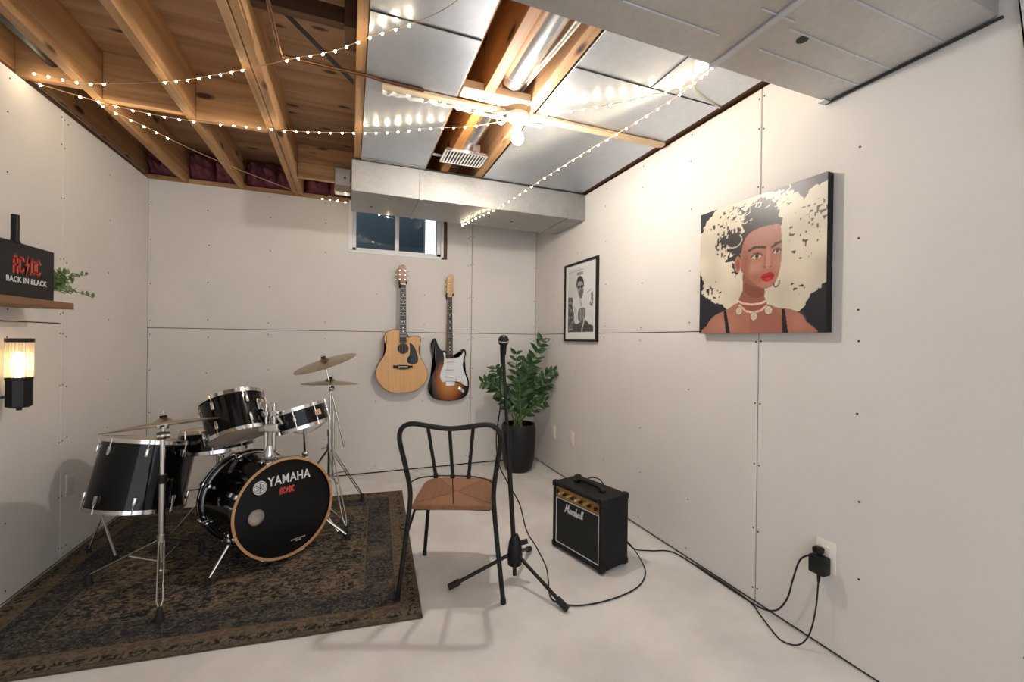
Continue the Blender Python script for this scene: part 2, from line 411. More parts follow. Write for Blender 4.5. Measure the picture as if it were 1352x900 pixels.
# right wall
g = G().box((XR+T, YF, 0), (XR+.15, YB, ZT)); wr = struct('wall_right', g, 'stud_dark', 'unfinished drywall right wall with the pictures')
SY = 1.363
panel(wr, (XR, SY+gap, .012), (XR+T, YB, 1.22-gap)); panel(wr, (XR, SY+gap, 1.22+gap), (XR+T, YB, ZT)); panel(wr, (XR, YF, .012), (XR+T, SY-gap, ZT))
# left wall
g = G().box((XL-.15, YF, 0), (XL-T, YB, ZT)); wl = struct('wall_left', g, 'stud_dark', 'unfinished drywall left wall with the shelf')
LY = 2.83
panel(wl, (XL-T, YF, .012), (XL, LY-gap, 1.22-gap)); panel(wl, (XL-T, YF, 1.22+gap), (XL, LY-gap, ZT)); panel(wl, (XL-T, LY+.0008, .012), (XL, YB, ZT))
# screw heads, a few millimetres each
def screws(wall, pts, n):
    g = G(); n = Vector(n)
    for p in pts: p = Vector(p); g.cyl(p-n*.001, p+n*.0007, .0042, n=8)
    put('screw_heads', g, 'screw_dark', wall, kind='stuff')
rows = [.07, .33, .62, .90, 1.17, 1.27, 1.55, 1.86, 2.12, 2.26]
J = lambda s=.02: random.uniform(-s, s)
pts = []
for k in range(1, 7):
    x = XL+.406*k-.04
    for z in rows:
        if wx0-.05 < x < wx1+.05 and z > wz0-.04: continue
        if random.random() < .75: pts.append((x+J(.006), YB, z+J()))
for z in rows:
    if z > 2.2: continue
    for s in (-1, 1): pts.append((SX+s*.014, YB, z+J(.008)))
    pts.append((XL+.015, YB, z+J())); pts.append((XR-.015, YB, z+J()))
screws(wb, pts, (0, -1, 0))
pts = []
for k in range(1, 9):
    y = YB-.406*k
    if abs(y-SY) < .05: continue
    for z in rows:
        if random.random() < .7: pts.append((XR, y+J(.01), z+J()))
for z in rows:
    for s in (-1, 1): pts.append((XR, SY+s*.012, z+J(.006)))
screws(wr, pts, (-1, 0, 0))
pts = []
for k in range(0, 6):
    y = LY+.45-.406*k
    for z in rows:
        if random.random() < .7: pts.append((XL, y+J(.01), z+J()))
for z in rows:
    for s in (-1, 1): pts.append((XL, LY+s*.012, z+J(.006)))
screws(wl, pts, (1, 0, 0))

# ------------------------------------------------------------ ceiling: subfloor, joists, blocking
g = G().box((XL-.3, YF, ZS+.02), (XR+.3, YB+.3, ZS+.06)); ce = struct('ceiling', g, 'stud_dark', 'open wooden joist ceiling with plywood subfloor')
ys = [YF, .35, 1.57, 2.79, YB+.3]
for a, b_ in zip(ys, ys[1:]):
    for xa, xb in ((XL-.3, -.39), (-.39, XR+.3)):
        put('subfloor_sheet', G().box((xa+.0015, a+.0015, ZS), (xb-.0015, b_-.0015, ZS+.019)), 'plywood', ce, smooth=0)
def joist(x0, x1, ya=YF, yb=YB+.14, mat='joist_wood', z0=ZJ):
    put('joist', G().box((x0, ya, z0), (x1, yb, ZS), .003), mat, ce, smooth=0)
joist(-1.182, -1.140); joist(-.818, -.776); joist(-.443, -.407); joist(-.404, -.368); joist(.010, .050); joist(.440, .462); joist(.562, .612, mat='orange_board'); joist(.802, .855); joist(1.245, 1.285); joist(-1.60, -1.40)
def block(x0, x1, y, z0=ZJ, z1=ZS, mat='joist_wood_x', t=.038, name='blocking'):
    put(name, G().box((x0, y, z0), (x1, y+t, z1), .003), mat, ce, smooth=0)
block(-1.40, -1.183, 2.535); block(-1.139, -.819, 2.635); block(-.775, -.444, 2.68)
block(-.367, .009, 3.37, 2.425); block(-.367, .009, 3.365, 2.31, 2.422)
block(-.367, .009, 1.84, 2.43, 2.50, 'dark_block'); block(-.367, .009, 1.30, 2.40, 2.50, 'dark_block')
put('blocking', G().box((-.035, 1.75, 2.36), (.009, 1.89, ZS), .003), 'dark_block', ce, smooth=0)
block(.463, .801, 1.865, 2.306, 2.345, 'pale_wood_x', .085)
# steel cross bridging in the joist bay
for a, b_ in (((-.36, 1.86, 2.52), (.0, 2.06, 2.33)), ((-.36, 1.50, 2.34), (.0, 1.72, 2.52))):
    a, b_ = Vector(a), Vector(b_); F = basis(a, b_-a, (0, 1, -.2)); L_ = (b_-a).length
    put('bridging_strap', G().box((0, -.016, -.001), (L_, .016, .001), M=F), 'seam_dark', ce, smooth=0)
# rim joists and plates round the top of the walls
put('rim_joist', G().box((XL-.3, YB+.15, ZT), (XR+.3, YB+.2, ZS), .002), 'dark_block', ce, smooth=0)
put('sill_plate', G().box((XL-.2, YB+T+.001, ZT+.002), (XR+.1, YB+.149, ZT+.040), .002), 'joist_wood_x', ce, smooth=0)
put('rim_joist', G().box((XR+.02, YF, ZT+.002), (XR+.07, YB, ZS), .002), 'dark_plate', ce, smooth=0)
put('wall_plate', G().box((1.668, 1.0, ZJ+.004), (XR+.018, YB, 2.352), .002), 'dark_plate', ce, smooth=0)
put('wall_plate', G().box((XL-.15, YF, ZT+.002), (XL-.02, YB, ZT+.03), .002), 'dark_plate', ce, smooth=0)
# insulation batts stuffed behind the rim
def batt(x0, x1, y0, y1, z0, z1, lumps, label, seed):
    rnd = random.Random(seed); g = G(); r = bmesh.ops.create_grid(g.bm, x_segments=26, y_segments=10, size=.5)
    for v in r['verts']:
        u, t = v.co.x+.5, v.co.y+.5
        b = abs(math.sin(u*PI*lumps))**.5*math.sin(min(1, max(0, t))*PI)**.45
        b *= .055+.012*math.sin(u*31+seed)+.01*math.sin(t*17+u*9)
        v.co = Vector((x0+(x1-x0)*u, y1-(y1-y0)*.3-b*(y1-y0)/.09, z0+(z1-z0)*t))
    ret = bmesh.ops.extrude_face_region(g.bm, geom=g.bm.faces[:])
    for v in [e for e in ret['geom'] if isinstance(e, bmesh.types.BMVert)]: v.co.y = y1
    o = solo('insulation_batt', g, 'pink_insulation', label, 'insulation', ((x0+x1)/2, y1, z0), 'insulation batts along the rim', 60)
batt(-1.138, -.82, 3.70, 3.94, 2.345, 2.54, 2, 'pink fibreglass batt at the back wall between the first and second long joists', 1)
batt(-.774, -.445, 3.70, 3.94, 2.345, 2.54, 3, 'pink fibreglass batt at the back wall beside the doubled joist', 2)
batt(-1.40, -1.184, 3.72, 3.94, 2.345, 2.54, 1, 'dark pink fibreglass batt in the back left ceiling corner', 3)
batt(-.366, .008, 3.74, 3.94, 2.345, 2.54, 2, 'pink fibreglass batt above the window behind the short blocking', 4)
# vapour sheet hanging along the left wall top
g = G(); R = []
for i in range(30):
    y = 2.58+(3.75-2.58)*i/29; k = .012*math.sin(i*1.9)+.008*math.sin(i*.8+1)
    R.append([(XL-.005-.10*t+k*math.sin(t*PI), y, ZT+.032+.17*t-.02*math.sin(t*PI)*(1+k*20)) for t in [j/6 for j in range(7)]])
bmv = [[g.bm.verts.new(p) for p in r] for r in R]
for a, b_ in zip(bmv, bmv[1:]):
    for k in range(6): g.bm.faces.new((a[k], a[k+1], b_[k+1], b_[k]))
ret = bmesh.ops.extrude_face_region(g.bm, geom=g.bm.faces[:])
for v in [e for e in ret['geom'] if isinstance(e, bmesh.types.BMVert)]: v.co += Vector((-.004, 0, -.004))
solo('vapour_barrier', g, 'vapour_sheet', 'grey plastic vapour sheet bunched along the top of the left wall', 'plastic sheet', (XL, 3.1, ZT+.03), smooth=70)

# ------------------------------------------------------------ sheet metal panning and ducts
def pan(label, x0, x1, yb, loc):
    t = thing('joist_panning', label, 'metal sheet', loc, group='sheet metal nailed under the joists')
    for a, b_ in zip(yb, yb[1:]):
        put('metal_sheet', G().box((x0, a+.0015, ZJ-.004), (x1, b_-.0015, ZJ-.0005), .001), 'galvanised', t, smooth=0)
    for y in yb[1:-1]:
        put('seam_lip', G().box((x0, y-.0022, ZJ-.007), (x1, y+.0022, ZJ-.0042)), 'seam_dark', t, smooth=0)
    return t
p1 = pan('galvanised sheet under the joist bay left of the open pipe bay', .052, .455, [.2, 1.552, 2.86], (.25, 1.6, ZJ))
put('flange', G().box((.052, 2.835, ZJ-.010), (.455, 2.862, ZJ-.0045), .002), 'galvanised_matte', p1)
p2 = pan('galvanised sheets under the two joist bays beside the right wall', .862, 1.662, [.2, 1.555, 2.86], (1.26, 1.6, ZJ))
put('seam_lip', G().box((1.246, 1.1, ZJ-.007), (1.250, 1.552, ZJ-.0042)), 'seam_dark', p2, smooth=0)
# trunk duct along the back wall
t = thing('trunk_duct', 'rectangular galvanised trunk duct along the back wall above the window', 'duct', (.85, 3.1, 2.10))
DY0, DY1, DZ0, DZ1 = 2.872, 3.345, 2.10, 2.302
for xa, xb in ((-.004, .432), (.436, 1.552), (1.556, 1.698)):
    put('duct_section', G().box((xa, DY0, DZ0), (xb, DY1, DZ1), .003), 'galvanised_matte', t, smooth=0)
for x in (.434, 1.554):
    g = G().box((x-.012, DY0-.004, DZ0-.004), (x+.012, DY1+.002, DZ1)); put('drive_cleat', g, 'galvanised_matte', t, smooth=0)
put('top_flange', G().box((-.004, DY0-.012, DZ1-.002), (1.69, DY0+.01, DZ1+.004), .001), 'seam_dark', t, smooth=0)
for x, y in ((.128, 3.17), (1.18, 3.12)):
    put('plug_hole', G().cyl((x, y, DZ0-.001), (x, y, DZ0+.001), .012, n=14), 'seam_dark', t)
# big near duct crossing over the camera
t = thing('main_duct', 'large flat galvanised duct across the ceiling at the top right', 'duct', (.9, .86, 2.09))
for xa, xb in ((-.6, 1.118), (1.122, 1.690)):
    put('duct_section', G().box((xa, .622, 2.09), (xb, 1.082, 2.305), .003), 'galvanised_near', t, smooth=0)
put('drive_cleat', G().box((1.106, .615, 2.0845), (1.134, 1.088, 2.305), .003), 'galvanised', t, smooth=0)
for xa, xb, y in ((.68, 1.025, .968), (1.19, 1.685, .968), (1.05, 1.18, .848), (1.19, 1.685, .872), (1.25, 1.685, .735), (.3, 1.0, .80)):
    put('stiffening_rib', G().box((xa, y-.003, 2.0872), (xb, y+.003, 2.0905), .0015), 'galvanised', t, smooth=0)
put('plug_hole', G().cyl((1.275, .888, 2.0885), (1.275, .888, 2.0905), .017, n=18), 'seam_dark', t)
put('edge_lip', G().box((1.688, .615, 2.083), (1.699, 1.09, 2.0885), .001), 'seam_dark', t, smooth=0)
put('corner_tab', G().box((1.655, 1.066, 2.082), (1.69, 1.092, 2.0895), .001), 'galvanised', t, smooth=0)
# drywall return at the near end of the right wall
g = G().prism([(.60, 2.30), (.552, 1.80), (.552, 1.72), (.25, 1.72), (.25, 2.30)], (1.6998, 0, 0), (0, 1, 0), (0, 0, 1), -.014)
o = struct('trim_1', g, 'drywall', 'drywall bulkhead end at the near right wall'); 
# round pipe and register boot in the open bay
t = thing('round_duct', 'round galvanised pipe running in the open joist bay above the light bulb', 'duct', (.70, 1.8, 2.41))
put('pipe', G().cyl((.716, .6, 2.405), (.696, 1.85, 2.405), .068, n=28), 'pipe_metal', t)
g = G().tube([(.690, 1.84, 2.408), (.688, 2.0, 2.41), (.684, 2.2, 2.41), (.676, 2.40, 2.40), (.668, 2.47, 2.385)], .052, 20); put('pipe', g, 'pipe_metal', t)
put('collar', G().tube([(.697, 1.80, 2.405), (.696, 1.85, 2.405)], .071, 24), 'pipe_metal', t)
put('elbow', G().tube(smooth_path([(.672, 2.42, 2.395), (.662, 2.49, 2.385), (.652, 2.545, 2.36), (.648, 2.57, 2.345)]), .050, 18), 'pipe_metal', t)
t = thing('register_boot', 'galvanised register boot with slotted grille at the end of the open bay', 'vent', (.645, 2.6, 2.30))
a0 = [(.55, 2.535), (.745, 2.535), (.745, 2.645), (.55, 2.645)]; a1 = [(.525, 2.50), (.77, 2.50), (.77, 2.665), (.525, 2.665)]
g = G().rings([[(x, y, 2.375) for x, y in a0], [(x, y, 2.335) for x, y in a0], [(x, y, 2.312) for x, y in a1], [(x, y, 2.298) for x, y in a1]], caps=True); put('boot_body', g, 'pipe_metal', t, smooth=0)
put('grille_frame', G().box((.515, 2.488, 2.291), (.782, 2.50, 2.299)).box((.515, 2.664, 2.291), (.782, 2.676, 2.299)).box((.515, 2.5, 2.291), (.527, 2.664, 2.299)).box((.770, 2.5, 2.291), (.782, 2.664, 2.299)), 'nickel_bright', t, smooth=0)
put('slot_back', G().box((.527, 2.5, 2.2965), (.77, 2.664, 2.2975)), 'seam_dark', t, smooth=0)
bar = G().box((-.0045, -.041, -.0025), (.0045, .041, .0025)).mesh('grille_bar', 0); bar.materials.append(MATS['nickel_bright'])
for r in range(2):
    for k in range(13): share('grille_bar', bar, t, (.537+k*.0186-.645, 2.541+r*.082-2.6, 2.2945-2.30))
for lo, hi in (((.463, 2.605, 2.306), (.525, 2.632, 2.3085)), ((.77, 2.63, 2.306), (.80, 2.655, 2.3085))): put('hanger_strap', G().box(lo, hi), 'galvanised', t, smooth=0)
# white cables stapled along the joist of the open bay
for i, (dx, dz) in enumerate(((.0, 0), (-.014, .012), (.012, .018), (-.03, .05))):
    P = [(.785+dx*1.2, .9, 2.335+dz), (.778+dx, 1.25, 2.33+dz), (.772+dx+.01*math.sin(i*2), 1.5, 2.34+dz), (.765+dx*.4, 1.75, 2.36+dz), (.775+dx, 1.98, 2.39+dz)]
    solo('electrical_cable', G().tube(smooth_path(P), .0045, 8), 'cable_white', ('white cable along the joist of the open bay, lowest of four', 'white cable in the open bay nearest the round pipe', 'white cable in the open bay closest to the joist face', 'white cable high in the open bay under the subfloor')[i], 'cable', P[0], 'cables in the open joist bay')
# furring strips hanging across under the metal
t = thing('furring_strip', 'rough wooden furring strip across the ceiling from the copper pipe to the bulb', 'wood strip', (.37, 1.98, 2.29))
put('board', G().box((.12, 1.955, 2.286), (.70, 1.990, 2.302), .002), 'pale_wood_x', t, smooth=0)
g = G(); R = []
for i in range(24):
    x = .125+i*.0208; k = .006*math.sin(i*2.3)+.004*math.sin(i*1.1)
    R.append([(x, 1.995+k, 2.300), (x, 2.035+k*1.5, 2.302), (x, 2.032+k*1.5, 2.288), (x, 1.998+k, 2.284+k*.5)])
put('torn_paper', g.rings(R), 'ivory_plate', t, smooth=0)
solo('furring_strip', G().box((.84, 1.942, 2.284), (1.668, 1.975, 2.303), .003).box((.86, 1.980, 2.290), (1.66, 1.995, 2.304), .003), 'pale_wood_x', 'narrow wooden strip under the metal from the bulb to the right wall', 'wood strip', (1.25, 1.96, 2.285))
solo('furring_strip', G().box((.55, 2.0, 2.278), (.93, 2.022, 2.284), .002), 'pale_wood_x', 'thin wooden lath just above the light bulb', 'wood strip', (.74, 2.01, 2.278))
t = thing('water_pipe', 'dark copper water pipe turning under the joists at the left of the metal', 'pipe', (-.27, 1.9, 2.30))
put('pipe', G().tube(smooth_path([(-.283, .9, 2.335), (-.278, 1.5, 2.325), (-.274, 1.85, 2.305), (-.270, 1.93, 2.300)]), .007, 10), 'copper_dark', t)
put('pipe', G().tube(smooth_path([(-.27, 1.925, 2.298), (-.1, 1.93, 2.297), (.05, 1.932, 2.298), (.12, 1.945, 2.300), (.30, 1.947, 2.297)]), .007, 10), 'copper_dark', t)
put('elbow', G().ball((-.27, 1.928, 2.299), .011, 10), 'copper_dark', t)
solo('drain_pipe', G().cyl((-1.268, 1.2, 2.40), (-1.268, 2.53, 2.40), .030, n=20), 'black_pipe', 'black plastic pipe between the left wall and the first joist', 'pipe', (-1.268, 2.0, 2.37))
# junction box at the left end of the trunk duct
t = thing('junction_box', 'grey steel junction box hanging beside the trunk duct above the window', 'electrical box', (-.065, 3.30, 2.20))
put('body', G().box((-.117, 3.285, 2.215), (-.012, 3.36, 2.385), .003), 'galvanised', t, smooth=0)
put('cover', G().box((-.119, 3.279, 2.215), (-.010, 3.285, 2.262), .002), 'pipe_metal', t, smooth=0)
put('knockout', G().cyl((-.05, 3.284, 2.32), (-.05, 3.2855, 2.32), .008, n=12), 'seam_dark', t)

# ------------------------------------------------------------ window in the back wall
g = G(); fy0, fy1 = YB+.045, YB+.10
g.box((wx0-.001, YB-.002, wz0), (wx0+.030, YB+.14, 2.32)); g.box((wx0-.004, YB-.008, wz0), (.765, YB+.14, wz0+.022), .003)
g.box((.762, YB+.02, wz0+.02), (.785, YB+.14, 2.32))
wn = struct('window_1', g, 'vinyl_white', 'small basement slider window under the duct')
g = G()
g.box((wx0+.030, fy0, wz0+.022), (wx0+.058, fy1, 2.30)); g.box((.728, fy0, wz0+.022), (.763, fy1, 2.30)); g.box((wx0+.03, fy0, wz0+.022), (.763, fy1, wz0+.052)); g.box((wx0+.03, fy0, 2.27), (.763, fy1, 2.30))
put('window_frame', g, 'vinyl_white', wn, smooth=0)
put('meeting_rail', G().box((.358, fy0-.006, wz0+.05), (.392, fy1-.01, 2.275), .002), 'vinyl_white', wn, smooth=0)
for xa, xb, y in ((.036, .36, fy0+.018), (.39, .728, fy0+.036)):
    put('pane', G().box((xa, y, wz0+.05), (xb, y+.004, 2.272)), 'glass_clear', wn, smooth=0)
put('rough_stud', G().box((.786, YB+.012, wz0), (.815, YB+.14, 2.33), .002), 'dark_plate', wn, smooth=0)
# window well outside: dark steel curve, gap added so the bright world shows as a strip
for a0_, a1_ in ((0., .40), (.83, PI)):
    R = []
    for i in range(15):
        a = a0_+(a1_-a0_)*i/14
        R.append([(.39+.48*math.cos(a), YB+.16+.75*math.sin(a), z) for z in (1.55, 2.75)]+[(.39+.51*math.cos(a), YB+.16+.78*math.sin(a), z) for z in (2.75, 1.55)])
    put('window_well', G().rings(R), 'well_dark', wn)
put('well_floor', G().box((-.1, YB+.15, 1.55), (.9, YB+.96, 1.58)), 'well_dark', wn, smooth=0)

# ------------------------------------------------------------ bare bulb
BP = Vector((.765, 1.955, 2.168))
t = thing('ceiling_bulb', 'bare lit light bulb in a white porcelain holder under the joists', 'light bulb', (BP.x, BP.y, 2.29))
put('bulb', G().lathe([(.0005, -.031), (.014, -.028), (.025, -.018), (.031, 0), (.028, .013), (.019, .025)], BP, n=24), 'bulb_glow', t)
put('socket', G().lathe([(.018, .024), (.0155, .040), (.018, .042), (.020, .062), (.030, .075), (.050, .092), (.055, .104), (.055, .114)], BP, n=28), 'porcelain', t)
put('hook_wire', G().tube([(BP.x-.085+.022*math.cos(a), BP.y+.02, BP.z+.085+.022*math.sin(a)) for a in [2*PI*k/20 for k in range(20)]], .0032, 8, closed=True), 'wire_white', t)
put('lead_wire', G().tube(smooth_path([(BP.x-.11, BP.y+.02, BP.z+.105), (BP.x-.05, BP.y-.01, BP.z+.112), (BP.x+.03, BP.y+.03, BP.z+.108), (BP.x+.12, BP.y, BP.z+.112), (BP.x+.17, BP.y+.02, BP.z+.11)]), .008, 8), 'porcelain', t)

# ------------------------------------------------------------ fairy-light strings
fb = G().ball((0, 0, 0), .0042, 8).mesh('fairy_bulb'); fb.materials.append(MATS['fairy_glow'])
def string(label, pts, step=.062, off=.3, skip=()):
    P = smooth_path(pts, 10); t = thing('fairy_light_string', label, 'string lights', pts[0], group='warm fairy lights under the ceiling')
    put('wire', G().tube(P, .0016, 6), 'wire_clear', t)
    acc = off*step; tot = 0; base = Vector(pts[0])
    for a, b_ in zip(P, P[1:]):
        l = (b_-a).length
        while acc <= l:
            s = (tot+acc); q = a.lerp(b_, acc/l if l else 0); acc += step
            if any(lo < s < hi for lo, hi in skip): continue
            share('fairy_bulb', fb, t, q-base+Vector((0, 0, -.004)))
        acc -= l; tot += l
z = 2.287
string('front string of warm fairy lights crossing from left wall to the top of the metal', [(-1.33, 2.50, z+.03), (-1.15, 2.45, z), (-1.03, 2.41, z-.004), (-.72, 2.26, z-.004), (-.41, 2.05, z), (-.22, 1.90, z-.003), (-.07, 1.79, z-.004), (.06, 1.66, z), (.21, 1.52, z), (.31, 1.40, z+.005), (.43, 1.16, z+.005)], .058, .3, ((.36, .56), (1.02, 1.2), (1.86, 2.3)))
string('long string of warm fairy lights crossing the whole ceiling past the bulb', [(-1.33, 2.53, z), (-1.17, 2.60, z-.002), (-1.02, 2.64, z-.004), (-.79, 2.65, z-.006), (-.48, 2.60, z-.004), (-.25, 2.55, z-.006), (.13, 2.40, z-.008), (.35, 2.27, z-.006), (.57, 2.15, z-.006), (.70, 2.05, z-.006), (.95, 1.85, z-.006), (1.16, 1.68, z-.004), (1.27, 1.57, z), (1.37, 1.45, z), (1.37, 1.27, z), (1.30, 1.12, z-.1)], .062, .3, ((.02, .1), (.62, .68)))
string('string of warm fairy lights falling from the left joists to the window', [(-1.15, 2.63, z), (-1.12, 2.70, z-.003), (-1.04, 2.82, z-.004), (-.92, 3.03, z-.004), (-.76, 3.23, z-.008), (-.53, 3.44, z-.02), (-.32, 3.58, z-.04), (-.15, 3.50, z-.07), (-.01, 3.42, z-.105), (.14, 3.39, z-.16), (.30, 3.365, z-.20)], .066, .3, ((.36, 1.35),))
string('string of warm fairy lights running diagonally from the trunk duct to the main duct', [(.833, 3.345, 2.088), (.875, 3.12, 2.086), (.945, 2.86, 2.088), (1.02, 2.62, 2.12), (1.12, 2.30, 2.17), (1.22, 2.00, 2.215), (1.30, 1.76, 2.245), (1.37, 1.50, 2.278), (1.36, 1.27, 2.282), (1.30, 1.12, 2.19)], .060, .2)
solo('power_lead', G().tube(smooth_path([(1.22, 1.10, 2.25), (1.27, 1.30, 2.296), (1.36, 1.42, 2.296), (1.47, 1.50, 2.298), (1.66, 1.555, 2.30)]), .0035, 8), 'cable_white', 'pale power lead sagging between the main duct and the right wall', 'cable', (1.30, 1.3, 2.29))
#PART2
# ------------------------------------------------------------ rug
def quad_slab(c, th):
    bm = bmesh.new(); uvl = bm.loops.layers.uv.new('UVMap')
    a = [bm.verts.new((x, y, 0)) for x, y in c]; b = [bm.verts.new((x, y, th)) for x, y in c]; f = bm.faces.new(b)
    for l, t in zip(f.loops, ((0, 0), (1, 0), (1, 1), (0, 1))): l[uvl].uv = t
    for i in range(4):
        q = bm.faces.new((a[i], a[(i+1) % 4], b[(i+1) % 4], b[i]))
        for l in q.loops: l[uvl].uv = (0, 0)
    me = bpy.data.meshes.new('rug'); bm.to_mesh(me); bm.free(); return me
RC = (-.5, 2.6)
me = quad_slab([(x-RC[0], y-RC[1]) for x, y in ((-1.368, 1.945), (.293, 1.763), (.380, 3.289), (-1.368, 3.455))], .008)
me.materials.append(MATS['rug_pile']); rug = bpy.data.objects.new('area_rug', me); COL.objects.link(rug); rug.location = (*RC, .0005)
tag(rug, 'worn dark brown and black oriental rug under the drum kit', 'rug')
RZ = .0095     # top of the rug

# ------------------------------------------------------------ drums
def axis_frame(c, n): return Vector(c), frame(n), Vector(n).normalized()
def ringpt(c, F, r, a, h): return c+F @ Vector((r*math.cos(a), r*math.sin(a), h))
def hoop(c, F, r, h0, h1, t, n=48):
    """closed ring with rectangular section, from h0 to h1 along the axis"""
    g = G(); g.rings([[ringpt(c, F, rr, 2*PI*k/n, h) for rr, h in ((r, h0), (r+t, h0), (r+t, h1), (r, h1))] for k in range(n)], closed=True, caps=False); return g
def lug(c, F, a, r, h, ln=.05, w=.016, d=.014):
    M = F.to_4x4() @ Matrix.Rotation(a, 4, 'Z'); M.translation = c
    return G().box((r-.001, -w/2, h-ln/2), (r+d, w/2, h+ln/2), .0055, 2, M=M)
def rod(c, F, a, r, h0, h1, rr=.0028): return G().cyl(ringpt(c, F, r, a, h0), ringpt(c, F, r, a, h1), rr, n=8)
def drum(t, c, n, r, depth, nl, lugs='pair', rim=True, head_top='drumhead_tan', head_bot='drumhead_tan', a0=.2, shell='drum_black'):
    """c: centre of the top head, n: axis pointing up out of it"""
    c, F, n = axis_frame(c, n)
    sh = put('shell', G().lathe([(r-.006, -.004), (r, -.004), (r, -depth+.004), (r-.006, -depth+.004)], c, n, 56, closed=True), shell, t)
    put('top_head', G().lathe([(r-.001, -.004), (r-.001, .001), (r-.012, .002), (.0005, .002)], c, n, 48), head_top, t)
    put('bottom_head', G().lathe([(.0005, -depth-.002), (r-.012, -depth-.002), (r-.001, -depth-.001), (r-.001, -depth+.004)], c, n, 48), head_bot, t)
    for h in (-.014, -depth-.006): put('hoop', hoop(c, F, r+.002, h, h+.020, .006), 'chrome', t)
    for k in range(nl):
        a = a0+2*PI*k/nl
        for h in ((-.055, -depth+.055) if lugs == 'pair' else (-depth/2,)):
            lg = put('lug', lug(c, F, a, r, h, .045 if lugs == 'pair' else .03), 'chrome', t)
        if lugs == 'pair':
            put('tension_rod', rod(c, F, a, r+.009, .006, -.05), 'chrome', t); put('tension_rod', rod(c, F, a, r+.009, -depth-.006, -depth+.05), 'chrome', t)
        else: put('tension_rod', rod(c, F, a, r+.009, .006, -depth-.006), 'chrome', t)
    return c, F, n
# bass drum
az, el = -1.01, .07
BN = Vector((math.cos(el)*math.cos(az), math.cos(el)*math.sin(az), math.sin(el)))
BC = Vector((-.303, 2.445, .287)); BR = .243; BD = .455
t = thing('bass_drum', 'black bass drum with wooden front hoop standing on the rug', 'drum', (BC.x-BN.x*.2, BC.y-BN.y*.2, RZ))
F = frame(BN); hb = BC-BN*BD
put('shell', G().lathe([(BR-.007, -.012), (BR-.004, -.012), (BR-.004, -BD+.012), (BR-.007, -BD+.012)], BC, BN, 72, closed=True), 'drum_black', t)
# front head with port hole: ring of quads round an offset hole
g = G(); ha = None; n = 64; UX = F.col[0].copy(); UY = F.col[1].copy()   # in-plane axes
up = Vector((0, 0, 1)); UY = (up-BN*up.dot(BN)).normalized(); UX = UY.cross(BN)
hc = (-.138, -.010); hr = .040
FB = basis(BC, UX, UY)
def fp(x, y, h=0.): return FB @ Vector((x, y, h))
g.rings([[fp(hc[0]+hr*math.cos(2*PI*k/n), hc[1]+hr*math.sin(2*PI*k/n), -.006) for k in range(n)],
         [fp(hc[0]*.6+.1*math.cos(2*PI*k/n), hc[1]*.6+.1*math.sin(2*PI*k/n), -.006) for k in range(n)],
         [fp((BR-.004)*math.cos(2*PI*k/n), (BR-.004)*math.sin(2*PI*k/n), -.006) for k in range(n)],
         [fp((BR-.004)*math.cos(2*PI*k/n), (BR-.004)*math.sin(2*PI*k/n), -.012) for k in range(n)]], caps=False)
fh = put('front_head', g, 'drumhead_black', t)
put('port_ring', G().tube([fp(hc[0]+hr*math.cos(2*PI*k/32), hc[1]+hr*math.sin(2*PI*k/32), -.005) for k in range(32)], .0022, 6, closed=True), 'black_plastic', fh)
put('back_head', G().lathe([(.0005, -BD+.004), (BR-.004, -BD+.004), (BR-.004, -BD+.010)], BC, BN, 56), 'drumhead_tan', t)
put('damping_pillow', G().box((-.215, -.10, -.15), (-.02, .07, -.028), .03, 4, M=FB), 'drumhead_tan', t)
put('front_hoop', hoop(BC, F, BR-.002, -.034, .006, .012, 72), 'drum_black', t)
put('front_hoop_face', hoop(BC, F, BR-.003, .002, .0085, .0125, 72), 'hoop_wood', t, label='natural wood front rim')
put('back_hoop', hoop(BC, F, BR-.002, -BD-.006, -BD+.034, .012, 72), 'drum_black', t)
put('hoop_band', hoop(BC, F, BR+.0100, -BD+.008, -BD+.020, .0015, 72), 'chrome', t)
put('hoop_band', hoop(BC, F, BR-.004, -BD+.036, -BD+.046, .004, 72), 'chrome', t)
put('hoop_band', hoop(BC, F, BR-.004, -.048, -.040, .004, 72), 'chrome', t)
for k in range(8):
    a = .32+2*PI*k/8
    for h, s in ((-.085, 1), (-BD+.085, -1)):
        put('lug', lug(BC, F, a, BR-.004, h, .05, .022, .018), 'chrome', t)
        cl = put('claw', lug(BC, F, a, BR+.008, -.010 if s > 0 else -BD+.012, .040, .024, .010), 'chrome', t)
        put('tension_rod', rod(BC, F, a, BR+.010, h, 0. if s > 0 else -BD, .0032), 'chrome', t)
for s in (-1, 1):      # spurs
    root = fp(s*.215, -.115, -.10); foot = Vector((-.607, 2.325, RZ+.02)) if s < 0 else fp(.33, -.28, .02); foot.z = RZ+.02
    sp = put('spur', G().cyl(root, foot, .0075, .006, 12), 'chrome', t)
    put('rubber_foot', G().cyl(foot+Vector((0, 0, .012)), foot+Vector((0, 0, -.020)), .011, .016, 14), 'rubber', sp)
    put('spur_bracket', G().ball(root, .022, 12, (1, 1, 1.2)).cyl(root-BN*.03, root+BN*.03, .014, n=12), 'chrome', sp)
